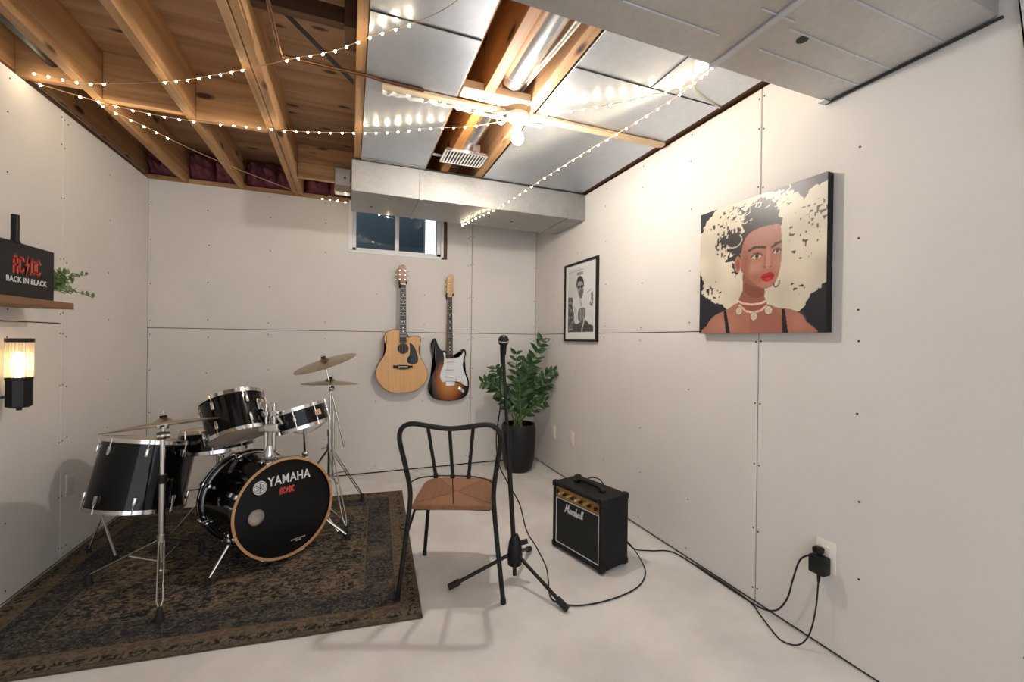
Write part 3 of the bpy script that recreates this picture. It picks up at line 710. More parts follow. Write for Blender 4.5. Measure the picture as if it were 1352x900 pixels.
# printing on the front head
M0 = basis(fp(.026, .142, -.0052), UX, UY)
put('maker_lettering', text_mesh('maker_lettering', 'YAMAHA', .066, M0, bold=.0009, xs=.76), 'white_print', fh, smooth=0)
LC = (-.118, .128); g = G().prism([(LC[0]+.033*math.cos(2*PI*k/36), LC[1]+.033*math.sin(2*PI*k/36)) for k in range(36)], fp(0, 0, -.0058), UX, UY, .0006); lo = put('round_logo', g, 'white_print', fh, smooth=0)
g = G()
g.rings([[fp(LC[0]+r*math.cos(2*PI*k/36), LC[1]+r*math.sin(2*PI*k/36), h) for r, h in ((.0265, -.0052), (.0285, -.0052), (.0285, -.0046), (.0265, -.0046))] for k in range(36)], closed=True, caps=False)
for k in range(6):
    a = PI/2+k*PI/3; d = (math.cos(a), math.sin(a)); nx, ny = -d[1], d[0]
    at = lambda r, w: (LC[0]+d[0]*r+nx*w, LC[1]+d[1]*r+ny*w)
    g.ribbon([at(.002, 0), at(.022, 0)], .0028, fp(0, 0, -.0052), UX, UY, .0005)
    g.ribbon([at(.012, -.005), at(.021, -.005)], .0018, fp(0, 0, -.0052), UX, UY, .0005); g.ribbon([at(.012, .005), at(.021, .005)], .0018, fp(0, 0, -.0052), UX, UY, .0005)
put('logo_strokes', g, 'drumhead_black', lo, smooth=0)
ACDC = [('A', 0., [[(.05, -.05), (.07, .78), (.24, 1.), (.46, .84), (.48, -.05)], [(.07, .42), (.48, .42)]]), ('C', .66, [[(.50, .72), (.36, .95), (.10, .84), (.08, .14), (.30, -.02), (.50, .18)]]),
        ('D', 2.0, [[(.10, 0.), (.12, .96), (.38, .90), (.50, .70), (.48, .18), (.30, 0.), (-.02, 0.)]]), ('C', 2.66, [[(.50, .72), (.36, .95), (.10, .84), (.08, .14), (.30, -.02), (.50, .18)]])]
BOLT = [(.40, 1.12), (.05, .42), (.27, .48), (.10, -.22), (.58, .66), (.34, .60)]
def acdc(o, ux, uy, H, depth, wd=.17):
    g = G(); ux, uy = Vector(ux), Vector(uy); sx = H*.74; x0 = -1.62
    for _, dx, strokes in ACDC:
        for st in strokes: g.ribbon([((x0+dx+x)*sx, (y-.5)*H) for x, y in st], wd*H, o, ux, uy, depth)
    g.prism([((x0+1.30+x)*sx, (y-.5)*H) for x, y in BOLT], o, ux, uy, depth)
    return g
put('band_lettering', acdc(fp(.012, .087, -.0058), UX, UY, .030, .0008, .17), 'red_print', fh, smooth=0)
put('small_print', text_mesh('small_print', 'MADE BY YAMAHA\nDRUMS', .0085, basis(fp(.062, -.185, -.0052), UX, UY)), 'white_print', fh, smooth=0)

# tom mount on the bass drum
top = BC-BN*.17+UY*BR; mb = top
t = thing('tom_mount', 'chrome double tom holder standing on top of the bass drum', 'tom holder', mb)
put('base_plate', G().box((-.035, -.035, 0), (.035, .035, .010), .004, 2, M=basis(mb-UY*.003, UX, BN)).lathe([(.030, 0), (.026, .03), (.018, .045), (.018, .06)], mb, (0, 0, 1), 20), 'chrome', t)
for dx, h in ((-.022, .245), (.022, .25)):
    b0 = mb+Vector((dx*.93, -dx*.36, .02))
    put('post', G().cyl(b0, b0+Vector((0, 0, h)), .0115, n=18), 'worn_chrome', t)
    put('wing_nut', G().cyl(b0+Vector((0, 0, h)), b0+Vector((0, 0, h+.02)), .007, n=12).box((-.022, -.004, 0), (.022, .004, .010), .003, 2, M=Matrix.Translation(b0+Vector((0, 0, h+.018))) @ Matrix.Rotation(-.36, 4, 'Z')), 'chrome', t)
    put('clamp', G().box((-.020, -.018, -.014), (.020, .018, .014), .004, 2, M=Matrix.Translation(b0+Vector((0, 0, h-.035))) @ Matrix.Rotation(-.36, 4, 'Z')), 'chrome', t)
put('clamp_block', G().box((-.052, -.024, -.022), (.052, .024, .022), .006, 2, M=Matrix.Translation(mb+Vector((0, 0, .155))) @ Matrix.Rotation(-.36, 4, 'Z')), 'chrome', t)
TA = Vector((-.610, 2.723, .819)); TAn = Vector((math.cos(1.1)*math.cos(2.2), math.cos(1.1)*math.sin(2.2), math.sin(1.1))); TAr, TAd = .1455, .214
TB = Vector((-.278, 2.735, .755)); TBn = Vector((-.27, .12, .95)).normalized(); TBr, TBd = .138, .115
pa = mb+Vector((-.022*.93, .022*.36, .228)); ca = TA-TAn*.09; da = (pa-ca); da.z = 0; da.normalize(); pa2 = ca+(da-TAn*da.dot(TAn)).normalized()*(TAr+.004)
put('tom_arm', G().tube([pa, pa.lerp(pa2, .5)+Vector((0, 0, .006)), pa2], .0095, 12), 'chrome', t)
pb = mb+Vector((.022*.93, -.022*.36, .225)); cb = TB-TBn*.06; db = (pb-cb); db = (db-TBn*db.dot(TBn)).normalized(); pb2 = cb+db*(TBr+.004)
put('tom_arm', G().tube([pb, pb.lerp(pb2, .5)+Vector((0, 0, .008)), pb2], .0095, 12), 'chrome', t)
# rack toms
t = thing('rack_tom', 'deep black rack tom tilted back, left of the tom holder', 'drum', TA-TAn*TAd)
c, F, n_ = drum(t, TA, TAn, TAr, TAd, 6, 'pair', a0=.55)
put('mount_bracket', G().box((TAr-.002, -.028, -.125), (TAr+.012, .028, -.06), .006, 2, M=Matrix.Translation(c) @ F.to_4x4() @ Matrix.Rotation(math.atan2((F.inverted() @ da).y, (F.inverted() @ da).x), 4, 'Z')), 'chrome', t)
t = thing('rack_tom', 'shallow black drum tilted to the left, right of the tom holder', 'drum', TB-TBn*TBd)
c, F, n_ = drum(t, TB, TBn, TBr, TBd, 8, 'single', a0=.3)
bdir = Vector((.93, -.36, 0)); bl = F.inverted() @ bdir
put('badge', G().box((TBr-.001, -.014, -.072), (TBr+.0015, .014, -.040), .002, M=Matrix.Translation(c) @ F.to_4x4() @ Matrix.Rotation(math.atan2(bl.y, bl.x)-.35, 4, 'Z')), 'maple', t)
st = thing('drum_stand', 'short chrome stand under the shallow tilted drum', 'drum stand', (TB.x+.02, TB.y+.02, RZ))
b0 = TB-TBn*(TBd+.012); pole0 = Vector((TB.x+.05, TB.y+.06, RZ+.02))
put('pole', G().cyl(pole0, b0, .010, n=14), 'chrome', st); put('clamp', G().ball(b0.lerp(pole0, .25), .020, 12), 'worn_chrome', st)
put('basket_arm', G().tube(smooth_path([b0+Vector((-.12, -.03, .022)), b0+Vector((-.06, -.02, -.01)), b0+Vector((0, 0, -.025)), b0+Vector((.07, .01, .0)), b0+Vector((.13, .02, .05))]), .005, 8), 'chrome', st)
for a in (.55, 1.9, -.55): put('leg', G().cyl(pole0+Vector((0, 0, .22)), (pole0.x+.2*math.cos(a), pole0.y+.2*math.sin(a), RZ+.008), .007, n=10), 'chrome', st)
# floor tom
FC = Vector((-1.000, 2.84, .600)); FN = Vector((.14, .18, .97)).normalized(); FR, FD = .203, .345
t = thing('floor_tom', 'large black floor tom on three chrome legs beside the left wall', 'drum', (FC.x, FC.y, RZ))
c, F, n_ = drum(t, FC, FN, FR, FD, 8, 'pair', a0=.15)
badge = Vector((FC.x*-.34-.15, -.94, 0)); 
for foot, in (((-1.285, 2.885),), ((-1.115, 2.745),), ((-.955, 3.11),)):
    fv = Vector((*foot, RZ)); d = fv-FC; d = (F.inverted() @ d); a = math.atan2(d.y, d.x)
    up_ = ringpt(c, F, FR+.016, a, -.20); lo_ = ringpt(c, F, FR+.016, a, -FD-.01)
    lg = put('leg', G().tube([up_, lo_, fv+Vector((0, 0, .012))], .0055, 10), 'chrome', t)
    put('leg_bracket', lug(c, F, a, FR, -.285, .06, .026, .022), 'chrome', lg)
    put('rubber_foot', G().cyl(fv+Vector((0, 0, .022)), fv, .009, .012, 12), 'rubber', lg)
put('vent_badge', lug(c, F, -2.0, FR, -.155, .012, .012, .0015), 'maple', t)
# snare behind
SC = Vector((-.735, 2.975, .618)); SN = Vector((-.06, .10, .99)).normalized()
t = thing('snare_drum', 'black snare drum half hidden behind the floor tom and rack tom', 'drum', SC-SN*.13)
drum(t, SC, SN, .178, .125, 8, 'single', a0=.1)
st = thing('snare_stand', 'chrome snare stand behind the bass drum', 'drum stand', (SC.x, SC.y, RZ))
b0 = SC-SN*.14; put('pole', G().cyl((SC.x, SC.y, RZ+.10), b0, .011, n=14), 'chrome', st)
for k in range(3):
    a = .9+k*2*PI/3; put('leg', G().cyl((SC.x, SC.y, .30), (SC.x+.22*math.cos(a), SC.y+.22*math.sin(a), RZ+.008), .007, n=10), 'chrome', st)
    put('basket_arm', G().tube([b0+Vector((0, 0, -.02)), b0+Vector((.15*math.cos(a), .15*math.sin(a), -.012)), b0+Vector((.178*math.cos(a), .178*math.sin(a), .012))], .005, 8), 'chrome', st)
# cymbals and their stands
def cymbal(label, c, n, r, stand=False):
    c = Vector(c); t = thing('cymbal', label, 'cymbal', c, group='bronze cymbals of the drum kit')
    prof = [(.004, .020), (.012, .0198), (.024, .015), (.034, .006), (.040, .002)]; k = 9
    top = [(a, b) for a, b in prof]+[(.040+(r-.040)*i/k, .002-.016*(i/k)**1.5-(.0007 if i % 2 else 0)) for i in range(1, k+1)]
    bot = [(a, b-.0022) for a, b in top[::-1]]
    put('plate', G().lathe(top+bot, c, n, 64, closed=True), 'bronze', t, smooth=60)
    n = Vector(n).normalized()
    put('felt', G().cyl(c+n*.020, c+n*.030, .014, n=16), 'rubber', t)
    put('wing_nut', G().cyl(c+n*.030, c+n*.044, .006, n=10).box((-.020, -.004, 0), (.020, .004, .010), .003, 2, M=basis(c+n*.034, frame(n).col[0], frame(n).col[1])), 'chrome', t)
    put('sleeve', G().cyl(c-n*.022, c+n*.002, .008, n=12), 'rubber', t)
    return t
def tripod(t, cx, cy, feet, ztop, zcol, zbr, double=True):
    """legs hang from a collar and open to the feet, with braces back to the pole"""
    for fx, fy in feet:
        d = Vector((fx-cx, fy-cy, 0)); l = d.length; d.normalize(); s = Vector((-d.y, d.x, 0))
        a = Vector((cx, cy, zcol)); f = Vector((fx, fy, RZ+.045)); k = a.lerp(f, .12)
        lg = put('leg', G().tube([a+s*.009, k+s*.010, a.lerp(f, .9)+s*.010, f], .0036, 8), 'worn_chrome', t)
        put('leg_rail', G().tube([a-s*.009, k-s*.010, a.lerp(f, .9)-s*.010, f], .0036, 8), 'worn_chrome', lg)
        put('rubber_foot', G().lathe([(.006, .055), (.010, .05), (.014, .02), (.019, .004), (.019, 0)], (fx, fy, RZ), n=14), 'rubber', lg)
        put('brace', G().cyl((cx+d.x*.012, cy+d.y*.012, zbr), a.lerp(f, .48), .0042, n=8), 'worn_chrome', lg)
def stand_left():
    cx, cy = -.803, 2.385
    t = thing('cymbal_stand', 'chrome cymbal stand in front of the floor tom', 'cymbal stand', (cx, cy, RZ))
    top = Vector((cx+.003, cy, .767))
    put('lower_tube', G().cyl((cx, cy, RZ+.10), (cx, cy, .50), .0125, n=18), 'worn_chrome', t)
    put('upper_tube', G().cyl((cx, cy, .48), (cx, cy, .695), .0095, n=18), 'chrome', t)
    put('height_collar', G().cyl((cx, cy, .485), (cx, cy, .525), .017, n=18), 'black_plastic', t)
    put('tilter', G().cyl((cx-.02, cy-.01, .705), (cx+.022, cy+.01, .705), .015, n=16).ball((cx, cy, .705), .020, 12), 'worn_chrome', t)
    put('cymbal_rod', G().cyl((cx, cy, .70), top+Vector((0, 0, .05)), .0042, n=10), 'chrome', t)
    put('ratchet', G().box((cx-.022, cy-.010, .735), (cx-.006, cy+.010, .770), .004).box((cx+.006, cy-.010, .735), (cx+.022, cy+.010, .775), .004), 'worn_chrome', t)
    put('leg_collar', G().cyl((cx, cy, .215), (cx, cy, .25), .018, n=18), 'worn_chrome', t)
    tripod(t, cx, cy, ((-.712, 2.098), (-1.118, 2.507), (-.735, 2.715)), .7, .23, .125)
    return top
top = stand_left()
cymbal('large flat bronze cymbal above the floor tom', top, (-.11, .145, .97), .218)
def stand_right():
    cx, cy = -.115, 2.895
    t = thing('cymbal_stand', 'tall chrome boom stand carrying two cymbals by the back wall', 'cymbal stand', (cx, cy, RZ))
    put('lower_tube', G().cyl((cx, cy, RZ+.08), (cx, cy, .56), .0135, n=18), 'worn_chrome', t)
    put('upper_tube', G().cyl((cx, cy, .54), (cx, cy, .87), .0100, n=18), 'chrome', t)
    put('second_tube', G().cyl((cx+.020, cy+.012, .28), (cx+.020, cy+.012, .70), .0085, n=14), 'chrome', t)
    put('height_collar', G().cyl((cx, cy, .545), (cx, cy, .585), .018, n=18), 'worn_chrome', t)
    put('leg_collar', G().cyl((cx, cy, .46), (cx, cy, .495), .019, n=18).cyl((cx-.05, cy-.01, .475), (cx, cy, .475), .006, n=8), 'worn_chrome', t)
    a = Vector((cx-.030, cy-.03, .998)); b_ = Vector((cx+.085, cy-.03, .475))
    put('boom_arm', G().cyl(a, b_, .0058, n=12), 'chrome', t)
    put('boom_clamp', G().ball((cx+.008, cy-.022, .845), .019, 12).cyl((cx-.005, cy-.02, .845), (cx+.03, cy-.02, .88), .006, n=8), 'worn_chrome', t)
    put('tilter', G().ball(a+Vector((0, 0, -.02)), .014, 12), 'worn_chrome', t)
    tripod(t, cx, cy, ((.088, 3.161), (-.012, 2.645), (-.385, 3.03)), .9, .475, .30)
    return a
a = stand_right()
cymbal('bronze cymbal tilted up on the boom of the tall stand', a+Vector((-.004, 0, .020)), (-.30, -.12, .94), .187)
cymbal('flat bronze cymbal below the tilted one on the tall stand', (-.117, 2.895, .888), (.02, .05, 1), .168)

# ------------------------------------------------------------ chair seen from behind
t = thing('metal_chair', 'black metal chair with brown wooden seat, its back to the viewer', 'chair', (.497, 2.018, 0), -.366)
def loc(pts): return [Vector(p) for p in pts]
H = .0108
left = [(-.234, -.205, .012), (-.205, -.196, .25), (-.188, -.192, .42), (-.186, -.196, .50), (-.200, -.232, .62), (-.213, -.262, .71), (-.214, -.276, .755), (-.203, -.283, .785), (-.178, -.286, .803), (-.140, -.287, .806), (-.07, -.287, .795), (0, -.287, .788)]
full = left+[(-x, y, z) for x, y, z in left[:-1][::-1]]
# back hoop and the two near legs are one bent tube
put('back_hoop', G().tube(smooth_path(full, 4), H, 12), 'black_metal', t, world=False)
for s in (-1, 1):
    lg = put('leg', G().tube([(s*.165, .170, .405), (s*.198, .205, .012)], .0100, 12), 'black_metal', t, world=False)
    put('foot_cap', G().cyl((s*.198, .205, .02), (s*.1985, .2055, 0), .0118, n=12), 'rubber', lg, world=False)
    put('foot_cap', G().cyl((s*.233, -.205, .02), (s*.2345, -.205, 0), .0125, n=12), 'rubber', t, world=False)
    put('gusset', G().tube([(s*.176, -.10, .398), (s*.196, -.193, .30)], .006, 8), 'black_metal', t, world=False)
rail = smooth_path([(-.188, -.199, .525), (-.15, -.190, .545), (-.08, -.178, .552), (0, -.175, .553), (.08, -.178, .552), (.15, -.190, .545), (.188, -.199, .525)], 5)
put('lower_rail', G().tube(rail, .0032, 8), 'black_metal', t, world=False)
for x0, x1, zt in ((-.092, -.075, .797), (0, 0, .788), (.100, .072, .799)):
    sp = put('spindle', G().cyl((x0, -.287, zt), (x1, -.178, .552), .0078, n=10), 'black_metal', t, world=False)
    put('ferrule', G().cyl((x1, -.178, .545), (x1, -.179, .562), .0105, n=10), 'black_metal', sp, world=False)
put('stay_rod', G().cyl((0, -.176, .55), (.004, -.176, .426), .0024, n=6), 'black_metal', t, world=False)
oc = [(-.150, -.185), (.150, -.185), (.180, -.155), (.185, .06), (.178, .135), (.125, .198), (-.125, .198), (-.178, .135), (-.185, .06), (-.180, -.155)]
soc = smooth2(oc, 3)
seat = put('seat', G().prism(soc, (0, 0, .404), (1, 0, 0), (0, 1, 0), .016), 'seat_wood_y', t, world=False, smooth=30)
ins = [(x*.975, y*.975) for x, y in soc]
def wedge(sel):
    pts = [p for p in ins if sel(*p)]; return pts
cpt = (0., .0)
quads = {'seat_wood_x': [[(-.145, -.178), (.145, -.178), (.0, .0)], [(-.120, .190), (.0, .0), (.120, .190)]], 'seat_wood_y': [[(.172, -.150), (.178, .06), (.172, .130), (.0, .0)], [(-.172, .130), (-.178, .06), (-.172, -.150), (.0, .0)]]}
for mt, L_ in quads.items():
    for q in L_: put('seat_panel', G().prism(q, (0, 0, .4195), (1, 0, 0), (0, 1, 0), .0016), mt, seat, world=False, smooth=0)
put('seat_frame', G().tube([(-.165, -.165, .398), (.165, -.165, .398), (.165, .170, .398), (-.165, .170, .398)], .007, 8, closed=True), 'black_metal', t, world=False)

# ------------------------------------------------------------ microphone on its stand
mx, my = .752, 1.888; top = Vector((.688, 1.912, 1.105))
t = thing('microphone_stand', 'black tripod microphone stand beside the chair', 'microphone stand', (mx, my, 0))
for i, (fx, fy) in enumerate(((.447, 1.921), (.875, 1.604), (.93, 2.12))):
    f = Vector((fx, fy, .018)); a = Vector((mx, my, .135)); d = (f-a); d.z = 0; d.normalize()
    lg = put('leg', G().cyl(a+d*.018, f, .0085, n=12), 'black_metal', t)
    put('rubber_foot', G().cyl(f-(f-a).normalized()*.045, f+(f-a).normalized()*.012, .0145, n=14), 'rubber', lg)
mid = Vector((mx, my, 0)).lerp(top, .57); mid.z = .66
put('hub', G().lathe([(.012, .07), (.034, .085), (.038, .13), (.030, .19), (.016, .225)], (mx, my, 0), n=20), 'black_plastic', t)
put('stub', G().cyl((mx, my, .03), (mx, my, .09), .010, n=12), 'black_metal', t)
put('hub_knob', G().cyl((mx+.02, my-.01, .185), (mx+.058, my-.022, .195), .012, n=12), 'black_plastic', t)
put('lower_tube', G().cyl((mx, my, .10), mid, .0115, n=16), 'black_metal', t)
put('upper_tube', G().cyl(mid, top, .0082, n=14), 'black_metal', t)
put('clutch', G().cyl(mid.lerp(Vector((mx, my, 0)), .07), mid.lerp(top, .16), .0175, n=18), 'black_plastic', t)
put('clip', G().cyl(top+Vector((0, 0, -.01)), top+Vector((-.004, -.012, .030)), .0145, .0165, n=14), 'black_plastic', t)
hd = top+Vector((-.006, -.020, .055)); tail = top+Vector((.002, .012, -.055)); ax = (hd-tail).normalized()
t = thing('microphone', 'black handheld microphone clipped on top of its stand', 'microphone', tail)
put('handle', G().cyl(tail, hd-ax*.02, .0105, .0155, 18), 'black_plastic', t)
put('grille', G().ball(hd, .0265, 18, (1, 1, 1.08)), 'black_metal', t); put('grille_band', G().cyl(hd-ax*.003, hd+ax*.004, .0275, n=20), 'worn_chrome', t)
cb = [tail+Vector((0, 0, .0)), tail+Vector((-.010, .01, -.06)), (.676, 1.905, .86), (.660, 1.915, .70), (.675, 1.92, .57), (.715, 1.91, .48), (.765, 1.87, .38), (.800, 1.86, .25), (.855, 1.87, .16), (.905, 1.86, .06), (.905, 1.83, .006), (.86, 1.72, .005), (.87, 1.66, .005), (.95, 1.61, .005), (1.10, 1.60, .005), (1.26, 1.63, .005), (1.37, 1.70, .005), (1.42, 1.78, .02), (1.385, 1.85, .10), (1.33, 1.92, .14)]
solo('microphone_cable', G().tube(smooth_path(cb, 8), .0032, 8), 'rubber', 'black cable hanging from the microphone and curling over the floor to the amplifier', 'cable', (.75, 1.8, 0))

# ------------------------------------------------------------ amplifier
AA = -1.315+PI/2      # yaw: local -y is the front
t = thing('guitar_amplifier', 'small black combo guitar amplifier on the floor by the right wall', 'amplifier', (1.222, 1.985, 0), -1.315)
W2, D2, HH = .186, .100, .372
# local: x along the front from far to near, front face at -y... front looks to the room's left
def AB(lo, hi, bev=.0, seg=2): return G().box(lo, hi, bev, seg)
put('cabinet', AB((-W2, -D2+.012, .012), (W2, D2, HH), .008), 'tolex', t, world=False)
fr = G().box((-W2, -D2, .012), (W2, -D2+.02, .040), .006).box((-W2, -D2, HH-.022), (W2, -D2+.02, HH), .006).box((-W2, -D2, .012), (-W2+.026, -D2+.02, HH), .006).box((W2-.026, -D2, .012), (W2, -D2+.02, HH), .006)
put('front_frame', fr, 'tolex', t, world=False)
gc = put('grille_cloth', AB((-W2+.024, -D2+.006, .038), (W2-.024, -D2+.014, .288)), 'grille_cloth', t, world=False, smooth=0)
pp = G(); x0, x1, z0, z1 = -W2+.026, W2-.026, .040, .290
for lo, hi in (((x0, -D2+.004, z0), (x0+.004, -D2+.008, z1)), ((x1-.004, -D2+.004, z0), (x1, -D2+.008, z1)), ((x0, -D2+.004, z0), (x1, -D2+.008, z0+.004)), ((x0, -D2+.004, z1-.004), (x1, -D2+.008, z1))): pp.box(lo, hi)
put('piping', pp, 'white_print', gc, world=False, smooth=0)
cp = put('control_panel', AB((-W2+.026, -D2+.004, .294), (W2-.026, -D2+.014, .349), .001), 'amp_gold', t, world=False, smooth=0)
for k in range(8): put('knob', G().cyl((-.120+k*.031, -D2+.004, .320), (-.120+k*.031, -D2-.009, .320), .0085, .0075, 14), 'black_plastic' if k % 2 else 'nickel_bright', cp, world=False)
put('input_jack', G().cyl((.140, -D2+.004, .318), (.140, -D2-.004, .318), .010, n=12), 'black_plastic', cp, world=False)
put('power_switch', AB((-.150, -D2-.003, .312), (-.138, -D2+.004, .334), .001), 'black_plastic', cp, world=False, smooth=0)
# script lettering
def script(o, ux, uy, u, wd, depth):
    g = G(); A_ = lambda d: [[(2.3+d, .9), (1.95+d, 1.), (1.62+d, .5), (1.8+d, 0), (2.15+d, .35), (2.3+d, .9), (2.25+d, .1), (2.5+d, .2)]]
    S_ = [[(-.15, .1), (.1, .0), (.35, 2.1), (.7, .5), (1.2, 2.2), (1.22, .05), (1.5, .2)]]+A_(0)+[[(2.62, .85), (2.75, 1.), (2.72, 0)], [(2.72, .55), (2.95, 1.), (3.12, .85)], [(3.72, .85), (3.45, 1.), (3.3, .72), (3.62, .32), (3.45, 0), (3.15, .12)], [(4.05, 2.), (3.92, 0)], [(3.95, .5), (4.2, 1.), (4.42, .8), (4.35, .05), (4.6, .15)]]+A_(3.05)+[[(5.98, 2.), (5.82, .1), (6.05, .15)], [(6.38, 2.), (6.22, .1), (6.5, .25)]]
    for st in S_: g.ribbon([((x+.18*y-3.2)*u, (y-.9)*u) for x, y in st], wd, o, ux, uy, depth)
    return g
put('script_lettering', script((-.022, -D2+.0055, .247), (1, 0, 0), (0, 0, 1), .0205, .0048, .003), 'white_print', gc, world=False, smooth=0)
h = put('handle', G().tube(smooth_path([(-.090, .0, HH), (-.085, .0, HH+.012), (-.05, .0, HH+.020), (.05, .0, HH+.020), (.085, .0, HH+.012), (.090, .0, HH)], 4), .011, 10), 'black_plastic', t, world=False)
for s in (-1, 1): put('handle_end', AB((s*.095-.016, -.018, HH-.001), (s*.095+.016, .018, HH+.012), .006), 'black_plastic', h, world=False)
for sx in (-1, 1):
    for sy in (-1, 1):
        for zz in (.024, HH-.012):
            put('corner_guard', AB((sx*(W2-.014)-.018, sy*(D2-.014)-.018, zz-.018), (sx*(W2-.014)+.018, sy*(D2-.014)+.018, zz+.018), .010, 3), 'black_plastic', t, world=False)
        put('rubber_foot', G().cyl((sx*(W2-.03), sy*(D2-.03), 0), (sx*(W2-.03), sy*(D2-.03), .014), .012, n=12), 'rubber', t, world=False)
# cord behind the amplifier
solo('amplifier_cord', G().tube(smooth_path([(1.29, 2.13, .30), (1.34, 2.19, .34), (1.36, 2.10, .36), (1.345, 2.0, .32), (1.39, 1.96, .16), (1.46, 1.93, .03), (1.56, 1.90, .006), (1.66, 1.86, .006), (1.685, 1.75, .006), (1.683, 1.55, .006), (1.685, 1.38, .006), (1.676, 1.30, .018), (1.672, 1.235, .055), (1.668, 1.19, .13), (1.663, 1.165, .22), (1.660, 1.135, .315), (1.668, 1.095, .355)], 8), .0034, 8), 'rubber', 'black power cord from the wall socket along the floor to the amplifier', 'cable', (1.6, 1.6, 0))

# ------------------------------------------------------------ sockets
def plate(label, wallx, y, z, nx, w=.072, h=.116, mat='ivory_plate', slots=True, cat='outlet'):
    t = thing('wall_outlet', label, cat, (wallx, y, z-h/2)); x0, x1 = sorted((wallx, wallx+nx*.006))
    put('cover_plate', G().box((x0, y-w/2, z-h/2), (x1, y+w/2, z+h/2), .003, 2), mat, t)
    x0, x1 = sorted((wallx+nx*.005, wallx+nx*.0085))
    if slots: put('socket_face', G().box((x0, y-.0175, z-.034), (x1, y+.0175, z+.034), .0015), mat, t, smooth=0)
    return t
plate('pale blank cover plate low on the left wall behind the floor tom', XL, 2.905, .375, 1, mat='plate_same_wall', slots=False, cat='cover plate')
plate('thin wall socket beside the plant pot, nearest the corner', XR, 3.37, .353, -1)
plate('wall socket between the plant and the amplifier', XR, 3.04, .366, -1)
ot = plate('ivory wall socket with two black plugs at the near right wall', XR, 1.063, .362, -1)
t = thing('power_adapter', 'square black power adapter plugged in the lower half of the ivory socket', 'power adapter', (XR-.012, 1.068, .30))
put('body', G().box((1.648, 1.040, .295), (1.692, 1.098, .362), .006, 2), 'black_plastic', t)
put('strain_relief', G().cyl((1.668, 1.069, .296), (1.668, 1.070, .262), .0075, .0045, 12), 'black_plastic', t)
t = thing('power_plug', 'small black plug in the upper half of the ivory socket', 'plug', (XR-.012, 1.075, .375))
put('body', G().box((1.662, 1.062, .366), (1.692, 1.094, .390), .006, 2), 'black_plastic', t)
solo('adapter_cord', G().tube(smooth_path([(1.668, 1.070, .268), (1.660, 1.073, .16), (1.645, 1.085, .06), (1.615, 1.105, .012), (1.585, 1.145, .005), (1.60, 1.20, .005), (1.645, 1.29, .005), (1.68, 1.36, .005), (1.693, 1.45, .005), (1.694, 1.70, .005)], 8), .003, 8), 'rubber', 'thin black cord looping from the adapter down to the floor', 'cable', (1.63, 1.15, 0))

# ------------------------------------------------------------ wall art
def noise2(n, cells, seed):
    r = np.random.RandomState(seed).rand(cells+2, cells+2); x = np.linspace(0, cells, n); i = np.minimum(x.astype(int), cells); f = x-i; f = f*f*(3-2*f)
    rows_ = r[i][:, :]*(1-f)[:, None]+r[np.minimum(i+1, cells+1)]*f[:, None]
    return rows_[:, i]*(1-f)[None]+rows_[:, np.minimum(i+1, cells+1)]*f[None]
def inpoly(U, V, poly):
    c = np.zeros(U.shape, bool); n = len(poly)
    for i in range(n):
        (x0, y0), (x1, y1) = poly[i], poly[i-1]
        if y0 == y1: continue
        c ^= ((V < y0) != (V < y1)) & (U < (x1-x0)*(V-y0)/(y1-y0)+x0)
    return c
class Art:
    def __init__(s, nu, nv, bg):
        s.v, s.u = np.mgrid[0:1:complex(nv), 0:1:complex(nu)]; s.c = np.zeros((nv, nu, 3)); s.c[:] = bg; s.n = max(nu, nv)
    def fill(s, mask, col, a=1.): 
        m = mask.astype(float)*a; s.c = s.c*(1-m[..., None])+np.array(col)*m[..., None]
    def poly(s, p, col, a=1., du=0, dv=0, k=3): s.fill(inpoly(s.u+du, s.v+dv, smooth2(p, k) if k > 1 else p), col, a)
    def ell(s, cx, cy, rx, ry, col, a=1., soft=False):
        d = ((s.u-cx)/rx)**2+((s.v-cy)/ry)**2
        s.fill(np.clip(1-d, 0, 1) if soft else d < 1, col, a)
    def line(s, pts, w, col, a=1.):
        d = np.full(s.u.shape, 9.)
        for (x0, y0), (x1, y1) in zip(pts, pts[1:]):
            dx, dy = x1-x0, y1-y0; t = np.clip(((s.u-x0)*dx+(s.v-y0)*dy)/(dx*dx+dy*dy+1e-9), 0, 1); d = np.minimum(d, np.hypot(s.u-x0-t*dx, s.v-y0-t*dy))
        s.fill(d < w, col, a)
    def mesh(s, name, M, w, h):
        nv, nu, _ = s.c.shape; co = np.stack([s.u*w, (1-s.v)*h, np.zeros_like(s.u)], -1).reshape(-1, 3)
        i = np.arange(nv*nu).reshape(nv, nu); q = np.stack([i[1:, :-1], i[1:, 1:], i[:-1, 1:], i[:-1, :-1]], -1).reshape(-1, 4)
        me = bpy.data.meshes.new(name); me.from_pydata(co.tolist(), [], q.tolist()); me.transform(M)
        ca = me.color_attributes.new('print', 'FLOAT_COLOR', 'POINT'); rgba = np.ones((nv*nu, 4)); rgba[:, :3] = s.c.reshape(-1, 3); ca.data.foreach_set('color', rgba.ravel()); return me
